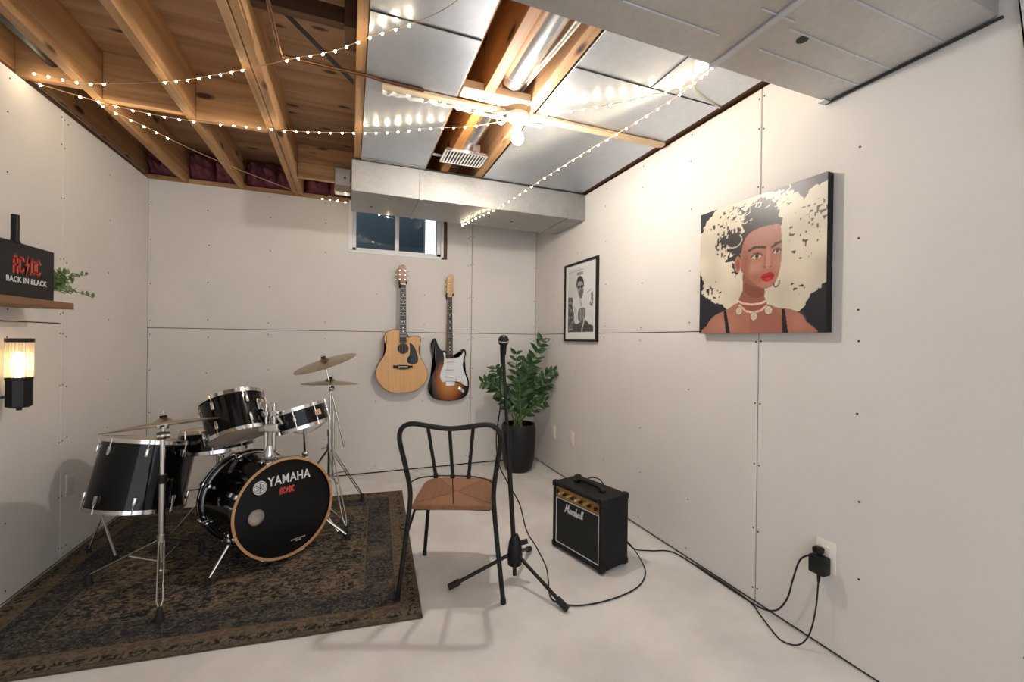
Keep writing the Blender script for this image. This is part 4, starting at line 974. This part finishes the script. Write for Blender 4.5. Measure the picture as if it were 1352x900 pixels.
# portrait canvas
N_ = 230
A_ = Art(N_, N_, (.012, .013, .022))
n1, n2, n3 = noise2(N_, 26, 1)-.5, noise2(N_, 60, 2)-.5, noise2(N_, 12, 3)
jx, jy = n1*.030+n2*.022, noise2(N_, 26, 5)*.03-.015+(noise2(N_, 60, 6)-.5)*.022
gold = [(-.05, .199), (.032, .137), (.064, .075), (.117, .023), (.2, -.02), (.373, -.03), (.531, -.02), (.689, .018), (.82, .082), (.848, .126), (.894, .086), (.952, .058), (1.05, .05), (1.05, .66), (.961, .71), (.898, .764), (.885, .817), (.825, .854), (.717, .848), (.592, .81), (.273, .813), (.233, .769), (.172, .747), (.108, .725), (.031, .665), (.017, .522), (-.05, .376)]
A_.poly(gold, (.60, .54, .43), 1., jx, jy, 1)
gm = inpoly(A_.u+jx, A_.v+jy, gold); tone = (.82+.36*(noise2(N_, 7, 8)))[..., None]; A_.c = np.where(gm[..., None], A_.c*tone, A_.c)
for sd, (cx, cy, rx, ry, th) in enumerate(((.86, .34, .10, .20, .80), (.12, .66, .10, .09, .78), (.30, .13, .20, .10, .70), (.25, .30, .10, .10, .66), (.95, .25, .06, .1, .74), (.82, .70, .05, .05, .74))):
    m_ = (noise2(N_, 55, 20+sd) > th) & (((A_.u-cx)/rx)**2+((A_.v-cy)/ry)**2 < 1); A_.fill(m_, (.03, .026, .025))
hk = (.022, .02, .02)
A_.poly([(.398, .42), (.378, .316), (.404, .226), (.394, .16), (.42, .087), (.481, .058), (.531, .027), (.612, .045), (.675, .087), (.691, .149), (.71, .227), (.702, .268), (.647, .275), (.534, .262), (.475, .278), (.442, .331), (.429, .407), (.38, .45), (.345, .455)], hk, 1., jx*1.2, jy*1.2, 1)
A_.poly([(.225, .283), (.193, .226), (.273, .236), (.292, .199), (.377, .235), (.42, .319), (.40, .39), (.314, .375), (.285, .329), (.255, .331)], hk, 1., jx*1.6, jy*1.6, 1)
A_.poly([(.227, .4), (.305, .39), (.37, .38), (.39, .444), (.306, .449)], hk, 1., jx*1.4, jy*1.4, 1); A_.poly([(.30, .47), (.34, .46), (.37, .53), (.36, .56)], hk, 1., jx, jy, 1)
rs = random.Random(4)
for k in range(46):
    x, y = rs.uniform(.28, .76), rs.uniform(.03, .17); a = rs.uniform(-.6, .9); l = rs.uniform(.02, .07)
    A_.line([(x, y), (x+l*math.cos(a)*.6, y-l*math.sin(a)*.4), (x+l*math.cos(a+.5), y-l*math.sin(a+.5))], .0035, (.62, .54, .41) if k % 3 else hk)
A_.line([(.33+.07*math.cos(t_), .29+.05*math.sin(t_)) for t_ in [k*.5-.8 for k in range(8)]], .004, (.55, .48, .36))
sk, sd_, lt = (.375, .155, .105), (.235, .078, .055), (.50, .245, .175)
A_.poly([(.065, 1.02), (.08, .931), (.153, .857), (.273, .813), (.377, .767), (.493, .811), (.6, .793), (.687, .824), (.775, .84), (.846, .876), (.88, .926), (.899, 1.02)], sk)
A_.poly([(.50, .83), (.60, .81), (.70, .86), (.72, 1.01), (.48, 1.01)], (.30, .10, .07), .55); A_.ell(.25, .93, .17, .10, lt, .45, True); A_.ell(.83, .93, .06, .08, lt, .4, True)
A_.poly([(.415, .545), (.413, .671), (.371, .781), (.493, .837), (.605, .806), (.586, .735), (.587, .667), (.541, .654)], (.265, .09, .06)); A_.poly([(.42, .62), (.50, .66), (.585, .68), (.585, .73), (.50, .74), (.42, .68)], (.14, .04, .03), .55)
fc = [(.398, .383), (.418, .308), (.458, .262), (.534, .240), (.623, .240), (.69, .248), (.706, .298), (.71, .386), (.711, .472), (.703, .543), (.683, .62), (.65, .667), (.594, .683), (.541, .664), (.476, .611), (.422, .558), (.396, .526), (.39, .45)]
A_.poly(fc, sk); fm = inpoly(A_.u, A_.v, smooth2(fc, 3)); c0 = A_.c.copy()
A_.ell(.56, .31, .15, .07, (.36, .19, .15), .8, True); A_.ell(.50, .52, .09, .06, lt, .65, True); A_.ell(.685, .52, .04, .06, lt, .5, True); A_.ell(.43, .48, .05, .16, sd_, .75, True); A_.ell(.52, .60, .10, .05, sd_, .35, True); A_.ell(.612, .47, .022, .10, lt, .7, True); A_.ell(.595, .65, .06, .03, lt, .45, True)
A_.c = np.where(fm[..., None], A_.c, c0)
A_.ell(.365, .475, .03, .062, sk); A_.ell(.368, .475, .016, .04, sd_)
A_.poly([(.557, .596), (.586, .577), (.608, .572), (.629, .568), (.657, .587), (.656, .612), (.629, .632), (.582, .629)], (.42, .004, .012)); A_.line([(.562, .598), (.60, .603), (.655, .593)], .004, (.12, .0, .004)); A_.ell(.615, .615, .02, .008, (.62, .08, .08), .8, True)
for cx, cy, rx, ry in ((.521, .440, .040, .018), (.676, .432, .027, .016)):
    A_.ell(cx, cy-.012, rx*1.4, ry*1.5, sd_, .8, True); A_.ell(cx, cy, rx, ry, (.60, .50, .42)); A_.ell(cx+.004, cy, rx*.42, ry*.95, (.10, .05, .025)); A_.ell(cx+.004, cy, rx*.2, ry*.5, (.01, .008, .008))
    A_.line([(cx-rx*1.1, cy+.004), (cx-rx*.4, cy-ry), (cx+rx*.5, cy-ry*.9), (cx+rx*1.1, cy+.002)], .0045, (.02, .012, .01))
A_.poly([(.448, .385), (.503, .362), (.594, .380), (.596, .398), (.511, .380), (.46, .400)], (.025, .015, .012), k=1); A_.poly([(.631, .398), (.661, .372), (.709, .365), (.709, .380), (.668, .391), (.637, .408)], (.025, .015, .012), k=1)
A_.ell(.590, .530, .012, .009, sd_); A_.ell(.628, .534, .010, .009, sd_); A_.ell(.608, .52, .022, .014, lt, .7, True); A_.line([(.585, .43), (.588, .50), (.580, .525)], .004, sd_, .7)
A_.poly([(.24, .822), (.268, .824), (.309, 1.01), (.270, 1.01)], (.012, .01, .014), k=1); A_.poly([(.718, .834), (.740, .838), (.765, 1.01), (.722, 1.01)], (.012, .01, .014), k=1)
A_.line([(.383+.020*math.cos(k*.5), .60+.062*math.sin(k*.5)) for k in range(14)], .0045, (.62, .55, .42)); A_.line([(.675+.022*math.cos(k*.5), .65+.030*math.sin(k*.5)) for k in range(-1, 7)], .0045, (.05, .03, .02))
for P0 in (((.358, .746), (.42, .777), (.492, .789), (.56, .786), (.60, .772)), ((.386, .788), (.44, .834), (.493, .850), (.56, .838), (.615, .802))):
    for (x0, y0), (x1, y1) in zip(P0, P0[1:]):
        for k in range(4): A_.ell(x0+(x1-x0)*k/4, y0+(y1-y0)*k/4, .0095, .0085, (.75, .52, .44))
for cx, cy in ((.383, .831), (.507, .876), (.62, .839)):
    A_.ell(cx, cy, .031, .032, (.10, .05, .035)); A_.ell(cx, cy, .027, .029, (.62, .53, .38)); A_.ell(cx, cy, .016, .018, (.50, .42, .29), .6)
t = thing('canvas_painting', 'square canvas portrait of a woman with a gold halo of hair on the right wall', 'painting', (1.683, 1.36, 1.207))
cy0, cy1, cz0, cz1 = 1.056, 1.670, 1.208, 1.813
put('canvas', G().box((1.6655, cy0, cz0), (1.7005, cy1, cz1), .002), 'black_plastic', t, smooth=0)
put('portrait_print', A_.mesh('portrait_print', basis((1.6652, cy1, cz0), (0, -1, 0), (0, 0, 1)), cy1-cy0, cz1-cz0), 'canvas_print', t, smooth=0)
# framed black and white photograph
Q = Art(110, 140, (.80, .79, .79)); k = noise2(140, 30, 41)[:, :110]; 
Q.poly([(.09, .045), (.91, .045), (.91, .90), (.09, .90)], (.60, .595, .60), k=1)
Q.ell(.75, .30, .45, .5, (.78, .775, .78), .8, True)
Q.line([(.09, .09), (.60, .08)], .004, (.30, .30, .30)); Q.poly([(.377, .114), (.584, .108), (.585, .150), (.378, .150)], (.16, .16, .16), k=1); Q.line([(.39, .13), (.57, .127)], .006, (.4, .4, .4))
Q.poly([(.09, .42), (.228, .432), (.271, .517), (.25, .60), (.40, .72), (.66, .74), (.80, .80), (.91, .83), (.91, .90), (.09, .90)], (.055, .055, .055), k=1); Q.fill((k > .55) & (Q.v > .45) & (Q.v < .88) & (Q.u < .35) & (Q.u > .1), (.22, .22, .22))
Q.poly([(.231, .514), (.367, .440), (.483, .455), (.558, .460), (.651, .525), (.69, .604), (.86, .76), (.80, .81), (.657, .73), (.437, .79), (.32, .775), (.296, .649)], (.70, .695, .70)); Q.line([(.30, .56), (.38, .70), (.36, .77)], .012, (.38, .38, .38)); Q.line([(.48, .46), (.53, .56), (.56, .46)], .01, (.35, .35, .35))
Q.poly([(.381, .251), (.438, .222), (.551, .232), (.601, .304), (.593, .397), (.547, .456), (.483, .451), (.404, .365)], (.36, .35, .35)); Q.poly([(.45, .36), (.60, .34), (.585, .41), (.54, .456), (.485, .445)], (.13, .13, .13)); Q.poly([(.363, .30), (.375, .22), (.42, .175), (.50, .165), (.575, .20), (.615, .275), (.609, .33), (.585, .270), (.514, .238), (.43, .236), (.395, .29)], (.02, .02, .02))
for cx in (.445, .545): Q.ell(cx, .308, .040, .026, (.02, .02, .02))
Q.line([(.40, .305), (.60, .302)], .006, (.02, .02, .02)); Q.line([(.50, .32), (.49, .36)], .008, (.25, .25, .25))
Q.poly([(.44, .62), (.52, .585), (.66, .60), (.67, .70), (.60, .76), (.50, .77), (.43, .72)], (.16, .16, .16)); [Q.line([(.47+.045*i, .60), (.48+.045*i, .74)], .009, (.38, .38, .38)) for i in range(4)]
Q.line([(.64, .74), (.56, .88)], .016, (.55, .55, .55)); Q.poly([(.80, .55), (.84, .48), (.83, .42), (.88, .40), (.90, .50), (.87, .58)], (.12, .12, .12)); Q.ell(.85, .52, .025, .03, (.5, .5, .5)); Q.line([(.70, .40), (.84, .37)], .006, (.35, .35, .35)); Q.line([(.12, .87), (.24, .868)], .008, (.5, .5, .5))
t = thing('framed_poster', 'black framed black and white photograph of a seated man near the corner', 'picture frame', (1.69, 2.91, 1.16))
py0, py1, pz0, pz1 = 2.662, 3.168, 1.158, 1.790; fw = .016
g = G()
for lo, hi in (((py0, pz0), (py0+fw, pz1)), ((py1-fw, pz0), (py1, pz1)), ((py0+fw, pz0), (py1-fw, pz0+fw)), ((py0+fw, pz1-fw), (py1-fw, pz1))): g.box((1.679, *lo), (1.7005, *hi))
put('frame', g, 'black_plastic', t, smooth=0)
put('photograph', Q.mesh('photograph', basis((1.690, py1-fw, pz0+fw), (0, -1, 0), (0, 0, 1)), py1-py0-2*fw, pz1-pz0-2*fw), 'poster_print', t, smooth=0)
put('backing', G().box((1.692, py0+.004, pz0+.004), (1.7, py1-.004, pz1-.004)), 'black_plastic', t, smooth=0)

# ------------------------------------------------------------ guitars on the back wall
def wall_prism(poly, yfront, depth, k=1): return G().prism(smooth2(poly, k) if k > 1 else poly, (0, yfront+depth, 0), (1, 0, 0), (0, 0, 1), depth)
def strings(t, xs0, z0, xs1, z1, y0, y1, name='string'):
    for a, b_ in zip(xs0, xs1): put(name, G().cyl((a, y0, z0), (b_, y1, z1), .0004, n=5), 'worn_chrome', t)
# acoustic
AY = 3.700
ac = [(.387, 1.236), (.345, 1.237), (.300, 1.226), (.272, 1.194), (.265, 1.151), (.277, 1.105), (.279, 1.066), (.265, 1.019), (.232, .964), (.210, .918), (.199, .879), (.207, .833), (.230, .786), (.275, .735), (.334, .706), (.41, .700), (.486, .703), (.545, .722), (.592, .76), (.624, .808), (.633, .856), (.622, .905), (.598, .954), (.569, 1.002), (.557, 1.05), (.556, 1.099), (.570, 1.139), (.571, 1.163), (.557, 1.181), (.532, 1.186), (.5, 1.182), (.461, 1.176), (.448, 1.19), (.44, 1.234)]
t = thing('acoustic_guitar', 'natural spruce cutaway acoustic guitar hanging on the back wall', 'guitar', (.416, 3.75, .70))
sm = smooth2(ac, 3); ctr = (.416, .93)
put('body_sides', wall_prism(sm, AY+.003, .080), 'mahogany', t)
tp = put('top', wall_prism([(ctr[0]+(x-ctr[0])*.992, ctr[1]+(z-ctr[1])*.993) for x, z in sm], AY, .004), 'spruce', t)
put('binding', G().tube([(x, AY+.002, z) for x, z in sm], .0022, 6, closed=True), 'dark_plate', tp)
hcx, hcz = .421, 1.078
put('soundhole', G().cyl((hcx, AY+.0012, hcz), (hcx, AY-.0006, hcz), .0465, n=36), 'rosewood', t)
put('rosette', G().lathe([(.052, 0), (.058, 0), (.058, .0008), (.052, .0008)], (hcx, AY, hcz), (0, -1, 0), 40, closed=True), 'maple', t)
put('pickguard', wall_prism([(.470, 1.126), (.501, 1.114), (.525, 1.074), (.546, 1.01), (.546, .962), (.519, .945), (.479, .947), (.456, .963), (.456, .995), (.482, 1.026), (.49, 1.066), (.482, 1.106)], AY-.0016, .0016, 3), 'drum_black', t)
br = put('bridge', wall_prism([(.341, .934), (.365, .934), (.40, .938), (.445, .938), (.478, .932), (.502, .932), (.502, .912), (.478, .908), (.45, .900), (.395, .900), (.365, .910), (.341, .912)], AY-.009, .009), 'rosewood', t)
put('saddle', G().box((.382, AY-.012, .921), (.461, AY-.0085, .925)), 'ivory_plate', br, smooth=0)
for k in range(6): put('bridge_pin', G().ball((.388+k*.0134, AY-.010, .911), .003, 8), 'ivory_plate', br)
nk = put('neck', G().prism([(.396, 1.630), (.436, 1.630), (.447, 1.20), (.391, 1.20)], (0, AY+.022, 0), (1, 0, 0), (0, 0, 1), .026), 'mahogany', t)
fbd = put('fretboard', G().prism([(.3945, 1.626), (.4375, 1.626), (.4495, 1.130), (.3895, 1.130)], (0, AY-.004, 0), (1, 0, 0), (0, 0, 1), .007), 'rosewood', t)
zz = 1.626
def fret_rows(fb, z0, z1, xa, xb, y, n, dots):
    L_ = (z0-z1)*1.32; 
    for k in range(1, n+1):
        z_ = z0-L_*(1-2**(-k/12)); 
        if z_ < z1: break
        f_ = (z0-z_)/(z0-z1); x0 = xa[0]+(xa[1]-xa[0])*f_; x1 = xb[0]+(xb[1]-xb[0])*f_
        put('fret', G().box((x0, y-.0012, z_-.0007), (x1, y, z_+.0007)), 'worn_chrome', fb, smooth=0)
        if k in dots:
            zp = z0-L_*(1-2**(-(k-.5)/12)); xc = (x0+x1)/2
            for dx in ((-.009, .009) if k == 12 else (0,)): put('inlay_dot', G().cyl((xc+dx, y-.0006, zp), (xc+dx, y+.0005, zp), .0042, n=10), 'ivory_plate', fb)
fret_rows(fbd, 1.626, 1.130, (.3945, .3895), (.4375, .4495), AY-.011, 20, (3, 5, 7, 9, 12, 15, 17))
hd = put('headstock', wall_prism([(.374, 1.775), (.384, 1.788), (.395, 1.787), (.405, 1.794), (.416, 1.787), (.428, 1.789), (.440, 1.777), (.443, 1.655), (.437, 1.628), (.395, 1.628), (.374, 1.655)], AY+.002, .016), 'headstock_wood', t)
put('nut', G().box((.3945, AY-.013, 1.624), (.4375, AY-.004, 1.630)), 'ivory_plate', t, smooth=0)
for s in (-1, 1):
    for k in range(3):
        z_ = 1.668+k*.038; x_ = .409+s*.0215
        tn = put('tuner', G().cyl((x_, AY+.003, z_), (x_, AY-.010, z_), .0048, n=12), 'nickel_bright', hd); put('tuner_key', G().cyl((.409+s*.035, AY+.012, z_), (.409+s*.050, AY+.012, z_), .003, n=8).ball((.409+s*.054, AY+.012, z_), .0085, 10, (.7, .5, 1)), 'nickel_bright', tn)
strings(t, [.398+k*.0072 for k in range(6)], 1.627, [.388+k*.0134 for k in range(6)], .918, AY-.0135, AY-.0135)
put('strap_pin', G().ball((.415, AY+.04, .696), .007, 10), 'nickel_bright', t)
def hanger(label, x, z, yf):
    t = thing('guitar_hanger', label, 'wall hook', (x, YB, z), group='wall hooks holding the guitars')
    put('wall_base', G().box((x-.022, YB-.012, z-.035), (x+.022, YB, z+.035), .004, 2), 'black_plastic', t)
    put('yoke', G().tube(smooth_path([(x-.028, yf-.012, z+.014), (x-.030, yf+.01, z), (x-.022, yf+.03, z-.004), (x, YB-.014, z-.004), (x+.022, yf+.03, z-.004), (x+.030, yf+.01, z), (x+.028, yf-.012, z+.014)], 4), .0062, 10), 'black_plastic', t)
hanger('black wall hook holding the acoustic guitar', .414, 1.637, AY)
# electric
EY = 3.745
el_ = [(.701, 1.169), (.680, 1.148), (.668, 1.115), (.673, 1.066), (.690, 1.008), (.707, .95), (.704, .901), (.680, .844), (.658, .786), (.648, .738), (.653, .696), (.674, .655), (.715, .624), (.774, .611), (.833, .605), (.901, .608), (.961, .623), (1.004, .659), (1.020, .71), (1.020, .778), (1.001, .838), (.975, .889), (.965, .931), (.978, .982), (.990, 1.033), (.985, 1.062), (.968, 1.075), (.946, 1.066), (.938, 1.033), (.913, 1.006), (.870, 1.004), (.835, 1.02), (.802, 1.055), (.768, 1.062), (.743, 1.082), (.726, 1.115), (.713, 1.156)]
t = thing('electric_guitar', 'sunburst electric guitar with white pickguard hanging on the back wall', 'guitar', (.835, 3.77, .605))
sm = smooth2(el_, 3); c0 = (.836, .81)
inn = [(c0[0]+(x-c0[0])*.975, c0[1]+(z-c0[1])*.98) for x, z in sm]
g = G().rings([[(x, EY, z) for x, z in inn], [(x, EY+.006, z) for x, z in sm], [(x, EY+.036, z) for x, z in sm], [(x, EY+.042, z) for x, z in inn]])
bmesh.ops.triangulate(g.bm, faces=[f for f in g.bm.faces if len(f.verts) > 4], ngon_method='EAR_CLIP'); put('body', g, 'sunburst', t, smooth=50)
pgd = put('pickguard', wall_prism([(.777, 1.041), (.798, 1.033), (.803, .991), (.866, .991), (.904, .995), (.943, 1.016), (.964, 1.054), (.973, 1.041), (.969, .99), (.955, .931), (.971, .864), (.997, .804), (1.006, .753), (.996, .735), (.959, .754), (.907, .781), (.797, .783), (.78, .775), (.755, .809), (.754, .859), (.778, .925), (.786, .991)], EY-.0025, .0025, 2), 'vinyl_white', t)
for z_, tl in ((.964, .0), (.893, .0), (.826, -.006)):
    p_ = put('pickup', G().tube([(.797, EY-.006, z_-tl), (.877, EY-.006, z_+tl)], .0085, 10), 'ivory_plate', pgd)
    for k in range(6): put('pole_piece', G().cyl((.806+k*.0124, EY-.012, z_), (.806+k*.0124, EY-.0155, z_), .0024, n=8), 'nickel_bright', p_)
for x_, z_ in ((.902, .806), (.946, .780), (.985, .755)): put('knob', G().cyl((x_, EY-.002, z_), (x_, EY-.016, z_), .0115, .009, 16), 'ivory_plate', pgd)
put('switch', G().cyl((.925, EY-.002, .83), (.930, EY-.018, .835), .0025, n=8), 'ivory_plate', pgd)
put('bridge', G().box((.800, EY-.010, .742), (.886, EY, .782), .003), 'nickel_bright', t)
put('jack_plate', G().box((-.032, -.004, -.014), (.032, .003, .014), .006, 2, M=Matrix.Translation((.947, EY, .706)) @ Matrix.Rotation(.66, 4, 'Y')), 'nickel_bright', t)
put('neck', G().prism([(.812, 1.548), (.850, 1.548), (.864, 1.0), (.806, 1.0)], (0, EY+.018, 0), (1, 0, 0), (0, 0, 1), .020), 'maple', t)
fbd = put('fretboard', G().prism([(.811, 1.545), (.851, 1.545), (.864, .992), (.806, .992)], (0, EY-.002, 0), (1, 0, 0), (0, 0, 1), .007), 'rosewood', t)
fret_rows(fbd, 1.545, .992, (.811, .806), (.851, .864), EY-.009, 21, (3, 5, 7, 9, 12, 15, 17, 19))
hd = put('headstock', wall_prism([(.811, 1.548), (.798, 1.566), (.803, 1.60), (.805, 1.66), (.807, 1.703), (.815, 1.733), (.836, 1.747), (.861, 1.744), (.870, 1.722), (.862, 1.700), (.857, 1.68), (.862, 1.640), (.868, 1.59), (.864, 1.568), (.851, 1.548)], EY+.002, .014, 2), 'maple', t)
put('nut', G().box((.811, EY-.011, 1.543), (.851, EY-.002, 1.548)), 'ivory_plate', t, smooth=0)
for k in range(6):
    z_ = 1.578+k*.0265; x_ = .813+.001*k
    tn = put('tuner', G().cyl((x_+.006, EY+.003, z_), (x_+.006, EY-.010, z_), .0042, n=12), 'nickel_bright', hd); put('tuner_key', G().cyl((x_-.010, EY+.010, z_), (x_-.022, EY+.010, z_), .003, n=8).ball((x_-.026, EY+.010, z_), .008, 10, (.7, .5, 1)), 'nickel_bright', tn)
strings(t, [.815+k*.0066 for k in range(6)], 1.545, [.812+k*.0120 for k in range(6)], .765, EY-.0115, EY-.0115)
put('strap_pin', G().ball((.836, EY+.02, .600), .007, 10), 'nickel_bright', t)
hanger('black wall hook holding the electric guitar', .831, 1.556, EY)

# ------------------------------------------------------------ potted plant in the corner
PX, PY = 1.415, 3.50
t = thing('potted_plant', 'tall leafy green plant in a black pot in the back right corner', 'plant', (PX, PY, 0))
pot = put('pot', G().lathe([(.0005, 0), (.095, 0), (.120, .02), (.140, .10), (.152, .22), (.155, .33), (.150, .40), (.143, .42), (.136, .415), (.138, .38), (.138, .36)], (PX, PY, 0), n=48), 'pot_black', t)
put('soil', G().lathe([(.0005, .372), (.06, .376), (.137, .365)], (PX, PY, 0), n=32), 'soil', t)
def leaf_mesh():
    g = G(); L_ = 1.; R = []
    for i in range(7):
        s = i/6; w = .5*.50*math.sin(PI*min(1, s**.8))**.85+.006; zc = -.18*s*s
        R.append([(-w, s, zc+w*.35), (0, s, zc), (w, s, zc+w*.35)])
    v = [[g.bm.verts.new(p) for p in r] for r in R]
    for a, b_ in zip(v, v[1:]):
        for k in range(2): g.bm.faces.new((a[k], a[k+1], b_[k+1], b_[k]))
    ret = bmesh.ops.extrude_face_region(g.bm, geom=g.bm.faces[:])
    for e in ret['geom']:
        if isinstance(e, bmesh.types.BMVert): e.co.z -= .012
    return g.mesh('leaf', 60)
LM = leaf_mesh(); LM.materials.append(MATS['leaf_dark'])
def frond(t, base, tip, bend, n, ls, rnd):
    base, tip = Vector(base), Vector(tip); mid_ = base.lerp(tip, .5)+Vector(bend)
    P = [base*(1-s)**2+mid_*2*s*(1-s)+tip*s*s for s in [i/14 for i in range(15)]]
    st = put('stem', G().tube(P, [.0065-.0042*i/14 for i in range(15)], 8), 'stem_green', t); base_w = WM[t.name].translation
    view = Vector((-.36, -.93, .25))
    for i in range(n):
        s = .30+.68*i/(n-1); f = s*14; k = min(int(f), 13); p = P[k].lerp(P[k+1], f-k); tg = (P[k+1]-P[k]).normalized()
        side = tg.cross(view).normalized()
        for sg in (-1, 1):
            d = (side*sg*.85+tg*.62+Vector((rnd.uniform(-.2, .2), rnd.uniform(-.45, .25), rnd.uniform(-.1, .2)))).normalized()
            nrm = (view+Vector((rnd.uniform(-.6, .6), rnd.uniform(-.3, .3), rnd.uniform(-.2, .9)))).normalized(); x = d.cross(nrm).normalized(); z_ = x.cross(d)
            m_ = Matrix((x, d, z_)).transposed(); l = ls*(1-.35*abs(s-.55)/.5)*rnd.uniform(.85, 1.12)
            share('leaf', LM, st, p-base_w, m_.to_euler(), (l, l, l))
    share('leaf', LM, st, P[-1]-base_w, Matrix((P[-1]-P[-2]).cross(view).normalized()[:]+(0,)*0) if False else frame((P[-1]-P[-2]), view).to_euler(), (.01, .01, .01)) if False else None
rp = random.Random(11)
for tip, bend, n, ls in (((1.60, 3.42, 1.165), (-.02, 0, .10), 10, .120), ((1.37, 3.46, 1.05), (-.05, 0, .05), 8, .105), ((1.06, 3.45, .80), (-.03, .02, .24), 9, .105), ((1.16, 3.42, .92), (-.06, .02, .14), 8, .10), ((1.675, 3.32, .89), (.0, 0, .20), 8, .095), ((1.655, 3.36, .78), (.03, 0, .18), 8, .095), ((1.60, 3.34, .63), (.05, -.03, .14), 6, .095), ((1.44, 3.36, .93), (.0, 0, .05), 9, .115), ((1.50, 3.54, .98), (.02, 0, .05), 8, .115), ((1.22, 3.50, .68), (-.06, 0, .16), 7, .10), ((1.36, 3.36, .80), (0, 0, .05), 8, .11), ((1.52, 3.38, .82), (.02, 0, .06), 8, .11)):
    a = rp.uniform(0, 2*PI); frond(t, (PX+.05*math.cos(a), PY+.05*math.sin(a), .36), tip, bend, n, ls, rp)

# ------------------------------------------------------------ left wall: shelf, board, small plant, sconce
solo('wall_shelf', G().box((XL+.001, 1.75, 1.279), (-1.19, 2.535, 1.308), .002), 'shelf_wood', 'dark wooden shelf on the left wall', 'shelf', (XL, 2.2, 1.279), smooth=0)
t = thing('black_board', 'black paddle-shaped board with red and white band lettering on the shelf', 'sign', (-1.24, 2.27, 1.308))
bx = -1.235
put('board', G().box((bx-.014, 2.07, 1.3085), (bx, 2.485, 1.528), .003), 'black_plastic', t, smooth=0)
put('handle', G().tube([(bx-.007, 2.261, 1.523), (bx-.007, 2.261, 1.537), (bx-.007, 2.261, 1.635)], [.017, .0122, .0122], 20), 'black_plastic', t)
put('band_lettering', acdc((bx-.0002, 2.318, 1.444), (0, 1, 0), (0, 0, 1), .066, .0012, .135), 'red_print', t, smooth=0)
put('title_lettering', text_mesh('title_lettering', 'BACK IN BLACK', .031, basis((bx+.0004, 2.318, 1.379), (0, 1, 0), (0, 0, 1)), bold=.0006, xs=.98), 'white_print', t, smooth=0)
t = thing('shelf_plant', 'small pale green artificial plant behind the black board on the shelf', 'plant', (-1.30, 2.44, 1.308))
# the sprigs spill past the end of the shelf
LP = leaf_mesh(); LP.materials.append(MATS['leaf_pale']); rp = random.Random(3); bw = Vector((-1.30, 2.44, 1.308))
put('pot', G().lathe([(.0005, 0), (.026, 0), (.034, .045), (.030, .047), (.0005, .042)], (-1.305, 2.44, 1.3085), n=20), 'ivory_plate', t)
for k in range(26):
    a = rp.uniform(-.5, 2.2); e = rp.uniform(-.1, 1.2); l = rp.uniform(.06, .15); d = Vector((.25*math.cos(a)+.10, .9*abs(math.sin(a))+.35, .8*math.sin(e))).normalized(); b0 = Vector((-1.30, 2.455+.03*rp.random(), 1.352)); P = [b0, b0+d*l*.9+Vector((0, 0, .02)), b0+d*(l+.06)]
    st = put('sprig', G().tube(smooth_path(P, 4), .0016, 6), 'stem_green', t)
    for i in range(9):
        s = .25+.75*i/8; p = P[0].lerp(P[2], s)+Vector((0, 0, .02*(1-abs(2*s-1)))); q = Vector((rp.uniform(-1, 1), rp.uniform(-.6, 1), rp.uniform(-.3, 1))).normalized(); l2 = rp.uniform(.020, .034)
        share('leaf', LP, st, p-bw, frame(q).to_euler(), (l2, l2, l2))
sx, sy = -1.292, 2.383
t = thing('wall_sconce', 'lit wall sconce with ribbed glass and black base below the shelf', 'wall lamp', (sx, sy, .855)); R_ = .041
put('base', G().lathe([(.0005, .857), (.030, .857), (.041, .864), (.041, .972), (.043, .975), (.043, .984), (.0005, .984)], (sx, sy, 0), n=8), 'black_metal', t, smooth=0)
put('finial', G().cyl((sx, sy, .845), (sx, sy, .858), .009, n=12), 'black_metal', t)
put('cap', G().lathe([(.0005, 1.130), (.043, 1.130), (.043, 1.146), (.0005, 1.146)], (sx, sy, 0), n=28), 'black_metal', t, smooth=0)
rb = G().cyl((0, 0, 0), (0, 0, .146), .0045, n=8).mesh('glass_rod'); rb.materials.append(MATS['ribbed_glass'])
for k in range(24): a = 2*PI*k/24; share('glass_rod', rb, t, (.0365*math.cos(a), .0365*math.sin(a), .984-.855))
put('bulb', G().lathe([(.0005, 1.09), (.010, 1.084), (.017, 1.06), (.018, 1.04), (.012, 1.01), (.010, .985)], (sx, sy, 0), n=18), 'sconce_glow', t)
put('wall_plate', G().box((XL, sy-.13, .86), (XL+.012, sy-.05, 1.0), .004), 'black_metal', t)
put('bracket', G().tube([(XL+.01, sy-.09, .905), (sx-.05, sy-.07, .905), (sx-.02, sy-.02, .905)], .006, 8), 'black_metal', t)
